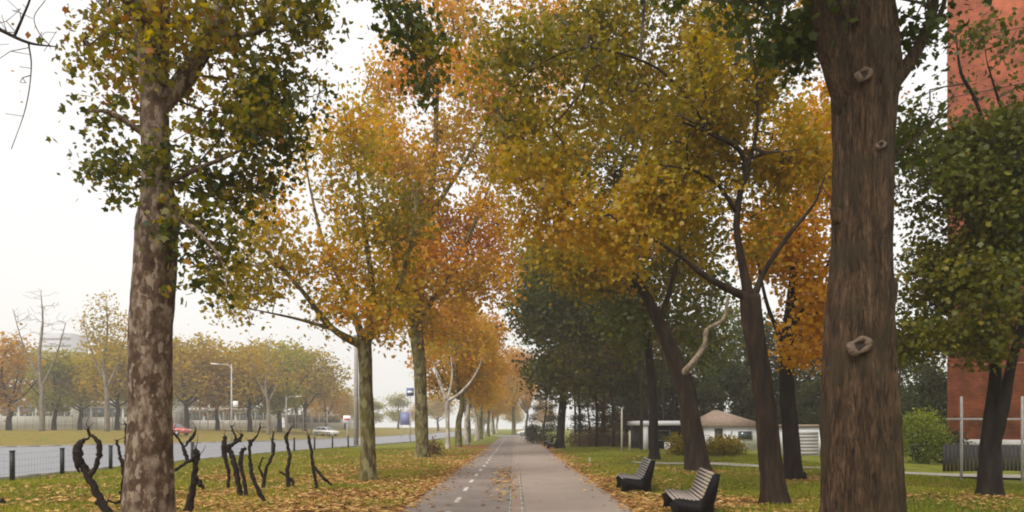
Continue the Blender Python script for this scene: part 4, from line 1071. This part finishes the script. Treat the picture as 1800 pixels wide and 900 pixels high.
# ------------------------------------------------------------------ buildings
def brick_mat(name, c1, c2, mortar, sc=1.0):
    m, t, b, N, L = new_mat(name)
    tc = N.new('ShaderNodeTexCoord')
    br = N.new('ShaderNodeTexBrick'); br.inputs['Scale'].default_value = sc
    br.inputs['Color1'].default_value = (*c1, 1); br.inputs['Color2'].default_value = (*c2, 1); br.inputs['Mortar'].default_value = (*mortar, 1)
    br.inputs['Mortar Size'].default_value = .012; br.inputs['Brick Width'].default_value = .26; br.inputs['Row Height'].default_value = .085
    mp = N.new('ShaderNodeMapping'); mp.inputs['Rotation'].default_value = (math.radians(90), 0, 0)
    L.new(tc.outputs['Object'], mp.inputs[0]); L.new(mp.outputs[0], br.inputs['Vector'])
    nz = N.new('ShaderNodeTexNoise'); nz.inputs['Scale'].default_value = .9; nz.inputs['Detail'].default_value = 8; L.new(tc.outputs['Object'], nz.inputs['Vector'])
    rr = ramp(N, [(.35, (.55, .55, .55)), (.65, (1.3, 1.2, 1.1))]); L.new(nz.outputs[0], rr.inputs[0])
    mm = N.new('ShaderNodeMixRGB'); mm.blend_type = 'MULTIPLY'; mm.inputs[0].default_value = 1; L.new(br.outputs[0], mm.inputs[1]); L.new(rr.outputs[0], mm.inputs[2])
    L.new(mm.outputs[0], b.inputs['Base Color']); b.inputs['Roughness'].default_value = .9; b.inputs['Specular IOR Level'].default_value = .2
    return m
m_brick = brick_mat('red_brick', (.42, .1, .045), (.26, .055, .026), (.38, .16, .1))
m_white = simple('white_render', (.72, .72, .72), .8, .08, 1.2)
m_conc = simple('concrete_pale', (.38, .36, .34), .85, .15, 1)
m_roofp = simple('pink_roof_tile', (.3, .215, .16), .85, .2, 5)
m_dkwall = simple('dark_wall', (.025, .022, .022), .7, .3, 2)
m_glass = simple('window_glass', (.05, .06, .07), .12, .2, 1, spec=.8)
m_wframe = simple('window_frame', (.6, .6, .58), .6, .1, 5)

# red tower: left corner at px 1665, turned so that its left side runs away along the sight line
d = 40.0; ang = -math.atan2(760, F_PX) - .02
cx = 760 / F_PX * d
rt = empty('brick_tower', (cx, d, 0), 'tall plain red brick tower block at the right edge', 'building', rz=ang)
H_ = 46
MB().box((9, 7, H_ / 2 - .5), (18, 14, H_ + 1)).build('wall', m_brick, rt)
MB().box((9, 7, .8), (18.06, 14.06, .45)).build('plinth_band', m_conc, rt)
MB().box((9, 7, .05), (18.1, 14.1, 1.05)).build('plinth', m_dkwall, rt)
for k in range(15):
    z = 3.6 + k * 2.9
    for xx in (5.2, 9.5, 13.8):
        f = MB(); f.box((xx, -.02, z), (1.7, .1, 1.5)); fo = f.build('window', m_wframe, rt)
        MB().box((xx, -.06, z), (1.5, .06, 1.3)).build('pane', m_glass, fo)
    MB().box((4.0, -.06, z - .2), (.1, .12, 2.88)).build('downpipe', m_wframe, rt) if k == 0 else None
MB().box((3.98, -.07, 22), (.14, .14, 42)).build('drainpipe', m_wframe, rt)
for z in np.arange(5, 44, 2.9):
    MB().box((9, -.01, z), (17.98, .05, .07)).build('floor_joint', simple('joint', (.3, .1, .06), .9, .1, 3) if z == 5 else bpy.data.materials['joint'], rt)

# bungalow
d = 52
def bungalow():
    x0, x1 = at(1238, 0, d)[0], at(1345, 0, d)[0]
    r = empty('bungalow', ((x0 + x1) / 2, d, 0), 'low white bungalow with a pinkish tiled roof behind the rounded shrub', 'house')
    wd = x1 - x0; h = 1.75
    MB().box((0, 2.5, h / 2), (wd, 5, h)).build('wall', m_white, r)
    rf = MB(); ov = .3
    rf.add([(-wd / 2 - ov, -ov, h), (wd / 2 + ov, -ov, h), (wd / 2 + ov, 5 + ov, h), (-wd / 2 - ov, 5 + ov, h), (-wd / 2 + 1.15, 1.9, h + 1.15), (-wd / 2 + 1.5, 1.9, h + 1.15)],
           [[3, 2, 1, 0]]); rf.f.append(np.array([[0, 1, 5, 4], [2, 3, 4, 5]])); rf.mi.append(np.zeros(2)); rf.f.append(np.array([[1, 2, 5], [3, 0, 4]])); rf.mi.append(np.zeros(2))
    rf.build('roof', m_roofp, r)
    MB().box((-wd / 2 + 1.0, -.03, .95), (.55, .1, 1.25)).build('door', m_dkwall, r)
    f = MB().box((.7, -.02, 1.1), (1.1, .08, .7)).build('window', m_wframe, r); MB().box((.7, -.05, 1.1), (.95, .06, .56)).build('pane', m_glass, f)
bungalow()
def pavilion():
    x0, x1 = at(1120, 0, d)[0], at(1222, 0, d)[0]; wd = x1 - x0
    r = empty('pavilion', ((x0 + x1) / 2, d, 0), 'flat white-roofed pavilion with a dark open front and white column', 'pavilion')
    MB().box((0, 2, 1.95), (wd, 5, .32)).build('roof', m_white, r)
    MB().box((0, 3.4, .9), (wd - .3, 1.6, 1.78)).build('wall', m_dkwall, r)  # near-black wall colour stands in for the shade inside the open front
    for xx in (-wd / 2 + .55, wd / 2 - .4): MB().box((xx, -.2, .9), (.32, .32, 1.78)).build('column', m_white, r)
    f = MB().box((.3, 2.56, 1.05), (1.1, .08, .8)).build('window', m_wframe, r); MB().box((.3, 2.52, 1.05), (.9, .06, .65)).build('pane', m_glass, f)
    b2 = MB(); b2.box((0, 0, .28), (.75, .5, .55)); b2.box((0, 0, .565), (.8, .55, .03)); b2.box((-.2, -.26, .3), (.02, .02, .3))
    o = b2.build('white_box', m_white); o.location = (at(1172, 0, d)[0], d - 1.2, hz(at(1172, 0, d)[0], d - 1.2)); tag(o, 'small white cabinet in front of the pavilion', 'cabinet')
pavilion()
def garage():
    dg = 42; x0, x1 = at(1392, 0, dg)[0], at(1462, 0, dg)[0]; wd = x1 - x0
    r = empty('garage', ((x0 + x1) / 2, dg, 0), 'small white flat-roofed garage beside the big foreground trunk', 'garage')
    MB().box((0, 2, .85), (wd, 4, 1.7)).build('wall', m_white, r); MB().box((0, 2, 1.76), (wd + .3, 4.3, .12)).build('roof', m_roofp, r)
    dm = MB()
    for k in range(7): dm.box((-.3, -.03, .2 + k * .19), (1.3, .05, .175))
    dm.build('door', m_conc, r)
garage()
# reddish low fence between conifers
m_redfence = simple('reddish_wood', (.17, .09, .065), .85, .25, 3)
x0, x1 = 4.6, 11.2; yf = 61.0
r = empty('picket_fence', (x0, yf, 0), 'low reddish-brown picket fence under the conifers', 'fence')
pk = MB()
for x in np.arange(0, x1 - x0, .16): pk.box((x, 0, .62), (.09, .03, 1.15 + .05 * math.sin(x * 9)))
pk.build('pickets', m_redfence, r)
MB().box(((x1 - x0) / 2, .035, .95), (x1 - x0, .03, .09)).build('rail', m_redfence, r); MB().box(((x1 - x0) / 2, .035, .35), (x1 - x0, .03, .09)).build('rail', m_redfence, r)
# slim posts on the right lawn
m_post = simple('pale_post', (.42, .38, .3), .7, .15, 5)
def pole(name, label, cat, px, top, d, wpx, mat=m_post, group=None):
    x = (px - VX) * d / F_PX; zb = hz(x, d); zt = CAM_H + (VY - top) * d / F_PX
    m = MB(); r_ = wpx * d / F_PX / 2
    m.tube([(0, 0, -.1), (0, 0, (zt - zb) * .5), (0, 0, zt - zb)], [r_ * 1.1, r_, r_ * .85], 10); m.tube([(0, 0, zt - zb), (0, 0, zt - zb + .05)], [r_ * 1.2, r_ * .6], 10)
    o = m.build(name, mat, None, smooth=True); o.location = (x, d, zb); return tag(o, label, cat, group)
pole('slim_post', 'thin tall pale post on the lawn left of the pavilion', 'post', 1093, 718, 46, 3.2)
pole('slim_post', 'shorter pale stake just right of the thin tall post', 'post', 1107, 758, 48, 4)
pole('slim_post', 'short pale stake at the path edge before the second bench', 'post', 1037, 806, 34, 4)
# slim trunks under the conifers
for i, (px, top, dd) in enumerate(((1018, 690, 64), (1048, 680, 60), (1076, 670, 56), (1126, 640, 50), (1165, 650, 55), (1182, 640, 60), (1010, 680, 72))):
    x = (px - VX) * dd / F_PX
    zt = CAM_H + (VY - top) * dd / F_PX + 2.5
    tr = [(x, dd, -.2, .13), (x + .05, dd, zt * .4, .1), (x - .08, dd, zt * .7, .08), (x + .1, dd, zt, .03)]
    make_tree('slim_tree', 'slim brown trunk in the grove right of the path, %s from the left' % ['second', 'third', 'fourth', 'fifth', 'sixth', 'seventh', 'first'][i], 'tree', (x, dd, 0), tr, [],
              [((x, dd, zt), (1.6, 1.6, 1.4), 50)], ML['green' if i % 2 else 'brown'], MBK['brown'], 500 + i, K=16, sig=.5, lsize=.2, gap=-.3, seg=8, twig_r=.01, group='slim trunks in the grove right of the path')

# paved side path on the right, white pipe frame, dark railing, bin
sp = MB(); pts = catmull([(5.6, 34, 0), (9, 30.5, 0), (13, 26.6, 0), (17, 22.8, 0), (26, 17, 0)], 10)
v = []; 
for i, p in enumerate(pts):
    tg_ = pts[min(i + 1, len(pts) - 1)] - pts[max(i - 1, 0)]; nn = np.array([-tg_[1], tg_[0], 0]); nn /= np.linalg.norm(nn)
    for s_ in (-.75, .75):
        q = p + nn * s_; v.append((q[0], q[1], hz(q[0], q[1]) + .075))
i = np.arange(len(pts) - 1) * 2
o = sp.add(v, [np.stack([i, i + 1, i + 3, i + 2], -1)]).build('side_path', m_paved); o['kind'] = 'structure'
m_wpipe = simple('white_pipe', (.42, .4, .39), .5, .2, 9)
d = 22.0
xa, xb = at(1690, 0, d)[0], at(1797, 0, d)[0]
r = empty('pipe_frame', (xa, d, hz(xa, d)), 'white pipe frame with a high crossbar in front of the brick tower', 'frame')
zt = 2.55
MB().tube([(0, 0, -.1), (0, 0, zt)], [.04, .035], 10).build('upright', m_wpipe, r, smooth=True)
MB().tube([(xb - xa, 0, -.1), (xb - xa, 0, zt)], [.04, .035], 10).build('upright', m_wpipe, r, smooth=True)
MB().tube([(-.45, 0, 1.87), (xb - xa + .4, 0, 1.87)], [.03, .03], 8).build('crossbar', m_wpipe, r, smooth=True)
d = 27.5
r = empty('railing', (at(1660, 0, d)[0], d, 0), 'dark upright-board railing at the foot of the brick tower', 'railing', rz=-.25)
pk = MB()
for x in np.arange(0, 9, .13): pk.box((x, 0, .52), (.11, .03, 1.05))
pk.build('boards', m_dkwall, r); MB().box((4.5, .04, .95), (9, .04, .08)).build('rail', m_dkwall, r)
x = at(1612, 0, 36)[0]
r = empty('litter_bin', (x, 36, hz(x, 36)), 'small grey litter bin on two legs under the yellow-green shrub', 'bin')
MB().tube([(0, 0, .3), (0, 0, .75)], [.17, .2], 14).build('bucket', m_conc, r, smooth=True)
MB().box((0, 0, .78), (.5, .46, .04)).build('lid', m_conc, r)
for s_ in (-1, 1): MB().box((s_ * .22, 0, .38), (.04, .04, .78)).build('leg', m_black, r)

# ------------------------------------------------------------------ far left: building, fence, lamps, signs, cars
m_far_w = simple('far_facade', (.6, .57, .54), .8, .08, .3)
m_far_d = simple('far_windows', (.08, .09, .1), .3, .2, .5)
def low_building(label, pxa, pxb, d, top):
    xa, xb = at(pxa, 0, d)[0], at(pxb, 0, d)[0]; zb = hz((xa + xb) / 2, d); wd = xb - xa
    zt = CAM_H + (VY - top) * d / F_PX - zb
    r = empty('low_building', ((xa + xb) / 2, d, zb), label, 'building')
    MB().box((0, 5, zt / 2 - .3), (wd, 10, zt - .6 + .0)).build('wall', m_far_w, r)
    MB().box((0, 4.6, zt - .45), (wd + 1, 11.4, .7)).build('roof', m_conc, r)
    n = int(wd // 3.2)
    for k in range(n):
        xx = -wd / 2 + (k + .5) * wd / n
        MB().box((xx, -.03, zt * .58), (wd / n - .5, .12, zt * .3)).build('window', m_far_d, r)
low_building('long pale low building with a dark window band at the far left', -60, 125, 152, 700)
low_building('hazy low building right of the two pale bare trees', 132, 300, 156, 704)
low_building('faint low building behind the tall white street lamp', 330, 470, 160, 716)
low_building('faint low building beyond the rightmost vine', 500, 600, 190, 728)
d = 330
x = at(98, 0, d)[0]; r = empty('tower_block', (x, d, 1), 'ghostly tower block far off behind the tall bare tree', 'building')
ht = (VY - 583) * d / F_PX
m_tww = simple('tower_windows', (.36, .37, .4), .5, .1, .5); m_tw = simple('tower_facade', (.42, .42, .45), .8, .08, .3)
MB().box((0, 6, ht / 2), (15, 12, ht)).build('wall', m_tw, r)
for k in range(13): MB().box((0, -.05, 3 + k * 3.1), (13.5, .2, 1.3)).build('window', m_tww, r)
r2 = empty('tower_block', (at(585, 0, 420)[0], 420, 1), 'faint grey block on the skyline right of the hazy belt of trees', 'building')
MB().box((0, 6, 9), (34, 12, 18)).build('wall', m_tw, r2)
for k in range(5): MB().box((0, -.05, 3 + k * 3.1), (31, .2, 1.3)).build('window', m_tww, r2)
# tall mesh fence
m_ff = simple('fence_metal', (.42, .42, .38), .6, .15, 4)
d = 128
xa, xb = at(-40, 0, d)[0], at(575, 0, d)[0]; zb = hz(-60, d)
r = empty('sports_fence', (xa, d, zb), 'tall pale mesh fence on many posts beyond the boulevard', 'fence')
n = 44
for k in range(n + 1):
    MB().tube([(k * (xb - xa) / n, 0, -.2), (k * (xb - xa) / n, 0, 3.1)], [.08, .08], 6).build('post', m_ff, r)
wm = MB()
for z in (.2, 1.1, 2.0, 3.0): wm.box(((xb - xa) / 2, 0, z), (xb - xa, .03, .05))
for q in np.arange(0, xb - xa, .5): wm.box((q, 0, 1.6), (.03, .03, 3.0))
wm.build('mesh_panel', m_ff, r)

m_lamp = simple('lamp_post', (.45, .43, .42), .5, .1, 5)
m_lens = simple('lamp_lens', (.8, .78, .75), .3, .05, 5)
def street_lamp(label, px, top, d, arms):
    x = at(px, 0, d)[0]; zb = hz(x, d); h = CAM_H + (VY - top) * d / F_PX - zb
    r = empty('street_lamp', (x, d, zb), label, 'street lamp')
    MB().tube([(0, 0, -.1), (0, 0, h * .5), (0, 0, h)], [.11, .085, .06], 10).build('pole', m_lamp, r, smooth=True)
    for s_ in arms:
        MB().tube(catmull([(0, 0, h - .6), (s_ * .4, 0, h - .1), (s_ * 1.6, 0, h)], 5), np.full(11, .045), 8).build('arm', m_lamp, r, smooth=True)
        hd = MB(); hd.prism([(s_ * 1.4, h + .06), (s_ * 2.3, h + .1), (s_ * 2.3, h), (s_ * 1.5, h - .1)], -.16, .16); hd.build('lamp_head', m_lens, r)
    return r, h
lr, h = street_lamp('tall white street lamp with a small sign box beyond the boulevard', 407, 640, 84, (-1,))
MB().box((.45, 0, 4.2), (.55, .1, .7)).build('sign_box', m_lens, lr)
street_lamp('shorter street lamp standing farther along the boulevard', 503, 697, 112, (1,))
pole('utility_pole', 'thick grey concrete pole just left of the second trunk of the left row', 'pole', 626, 590, 63, 8, simple('pole_grey', (.3, .27, .24), .8, .2, 3))
m_blue_hazed = simple('sign_blue_hazed', (.16, .18, .34), .5, .1, 3); m_blue = simple('sign_blue', (.09, .11, .3), .5, .1, 3); m_sw = simple('sign_white', (.8, .8, .78), .5, .05, 3); m_sr = simple('sign_red', (.55, .06, .05), .5, .05, 3)  # first blue is greyed and paler: distance haze put into the sign colour
def road_sign(label, px, py, d, wpx, hpx, mat, inner=None, posts=(0,)):
    x = at(px, 0, d)[0]; zb = hz(x, d); zc = CAM_H + (VY - py) * d / F_PX - zb; w_, h_ = wpx * d / F_PX, hpx * d / F_PX
    r = empty('road_sign', (x, d, zb), label, 'road sign')
    for q in posts: MB().tube([(q * w_ * .4, .06, -.1), (q * w_ * .4, .06, zc + h_ * .4)], [.05, .05], 8).build('post', m_lamp, r)
    pn = MB().box((0, 0, zc), (w_, .05, h_)).build('panel', mat, r)
    if inner is not None:
        MB().box((0, -.03, zc), (w_ * .75, .012, h_ * .28)).build('marking', inner, pn)
road_sign('small white square sign with a red bar beyond the road', 610, 737, 88, 13, 13, m_sw, m_sr)
road_sign('high blue square sign left of the third trunk of the row', 721, 689, 72, 13, 14, m_blue, m_sw)
road_sign('wide low blue sign on two posts left of the third trunk', 712, 736, 115, 17, 22, m_blue_hazed, None, (-1, 1))

m_glassc = simple('car_glass', (.06, .07, .08), .1, .1, 1, spec=.9); m_tyre = simple('tyre', (.015, .015, .015), .8, .1, 5); m_rim = simple('rim', (.4, .4, .42), .35, .1, 5, metal=.6)
m_hl = simple('headlight', (.8, .8, .78), .2, .05, 4); m_tl = simple('tail_light', (.5, .03, .03), .3, .05, 4)
def car(label, x, y, rz, paint, z0=None):
    """faces local -x, length 4.2"""
    r = empty('parked_car' if False else 'car', (x, y, z0 if z0 is not None else hz(x, y)), label, 'car', None, rz)
    lo = [(-2.1, .38), (-2.12, .62), (-1.95, .78), (-1.1, .92), (1.95, .98), (2.1, .85), (2.12, .45), (2.05, .28), (1.7, .26), (1.62, .48), (1.35, .62), (1.08, .48), (1.0, .26), (-.95, .26), (-1.03, .48), (-1.3, .62), (-1.57, .48), (-1.65, .26), (-2.0, .28)]
    b = MB().prism(lo, -.84, .84); body = b.build('body', paint, r)
    # cabin with sloping sides
    cb = [(-1.15, .92, .8), (-.45, 1.42, .62), (1.1, 1.46, .62), (1.95, .98, .8)]
    v = [(a, s_ * w_, z) for s_ in (-1, 1) for a, z, w_ in cb]
    cab = MB().add(v, [[0, 1, 2, 3], [7, 6, 5, 4], [1, 5, 6, 2], [0, 4, 5, 1], [2, 6, 7, 3], [0, 3, 7, 4]]).build('cabin', paint, r)
    for s_ in (-1, 1):
        g = MB().add([(a, s_ * (w_ + .012), z) for a, z, w_ in [(-.95, .99, .785), (-.42, 1.37, .645), (.35, 1.4, .64), (.35, .99, .79)]], [[0, 1, 2, 3]]); g.build('side_window', m_glassc, cab)
        g = MB().add([(a, s_ * (w_ + .012), z) for a, z, w_ in [(.43, .99, .79), (.43, 1.4, .64), (1.05, 1.4, .64), (1.65, 1.02, .78)]], [[0, 1, 2, 3]]); g.build('side_window', m_glassc, cab)
    MB().add([(-1.11, -.7, .965), (-1.11, .7, .965), (-.5, .56, 1.4), (-.5, -.56, 1.4)], [[0, 1, 2, 3]]).build('windscreen', m_glassc, cab)
    MB().add([(1.9, -.7, 1.03), (1.9, .7, 1.03), (1.17, .56, 1.43), (1.17, -.56, 1.43)], [[0, 1, 2, 3]]).build('rear_window', m_glassc, cab)
    for xx in (-1.3, 1.35):
        for s_ in (-1, 1):
            wv_ = MB().tube([(xx, s_ * .68, .31), (xx, s_ * .86, .31)], [.31, .31], 18).build('wheel', m_tyre, r)
            MB().tube([(xx, s_ * .855, .31), (xx, s_ * .875, .31)], [.19, .17], 14).build('rim', m_rim, wv_)
    for s_ in (-1, 1):
        MB().box((-2.07, s_ * .62, .66), (.12, .3, .14)).build('headlight', m_hl, r); MB().box((2.1, s_ * .64, .76), (.06, .26, .16)).build('tail_light', m_tl, r)
def paint(n, c): return simple(n, c, .35, .04, 2, spec=.7)
x = at(304, 0, 90)[0]; car('red car driving past just right of the thick flaky trunk', x, 90, math.pi - .3, paint('paint_red', (.5, .09, .08)))
x = at(573, 0, 118)[0]; car('white car far along the boulevard beyond the rightmost vine', x, 118, math.pi - .5, paint('paint_white', (.75, .73, .7)))
car('tiny white car crossing the street at the end of the path', at(930, 0, 134)[0], 134, 0, paint('paint_white_b', (.75, .75, .75)), .015)

# ------------------------------------------------------------------ haze
hz_m = bpy.data.materials.new('haze'); hz_m.use_nodes = True
N, L = hz_m.node_tree.nodes, hz_m.node_tree.links
for n_ in list(N):
    if n_.type != 'OUTPUT_MATERIAL': N.remove(n_)
pv = N.new('ShaderNodeVolumePrincipled'); pv.inputs['Density'].default_value = .00105; pv.inputs['Color'].default_value = (.95, .94, .93, 1)
pv.inputs['Anisotropy'].default_value = .2
L.new(pv.outputs[0], [n_ for n_ in N if n_.type == 'OUTPUT_MATERIAL'][0].inputs['Volume'])
hb = MB().box((0, 220, 25), (860, 600, 54)).build('haze', hz_m); tag(hb, 'thin pale autumn haze filling the air over the boulevard', 'haze', kind='stuff')
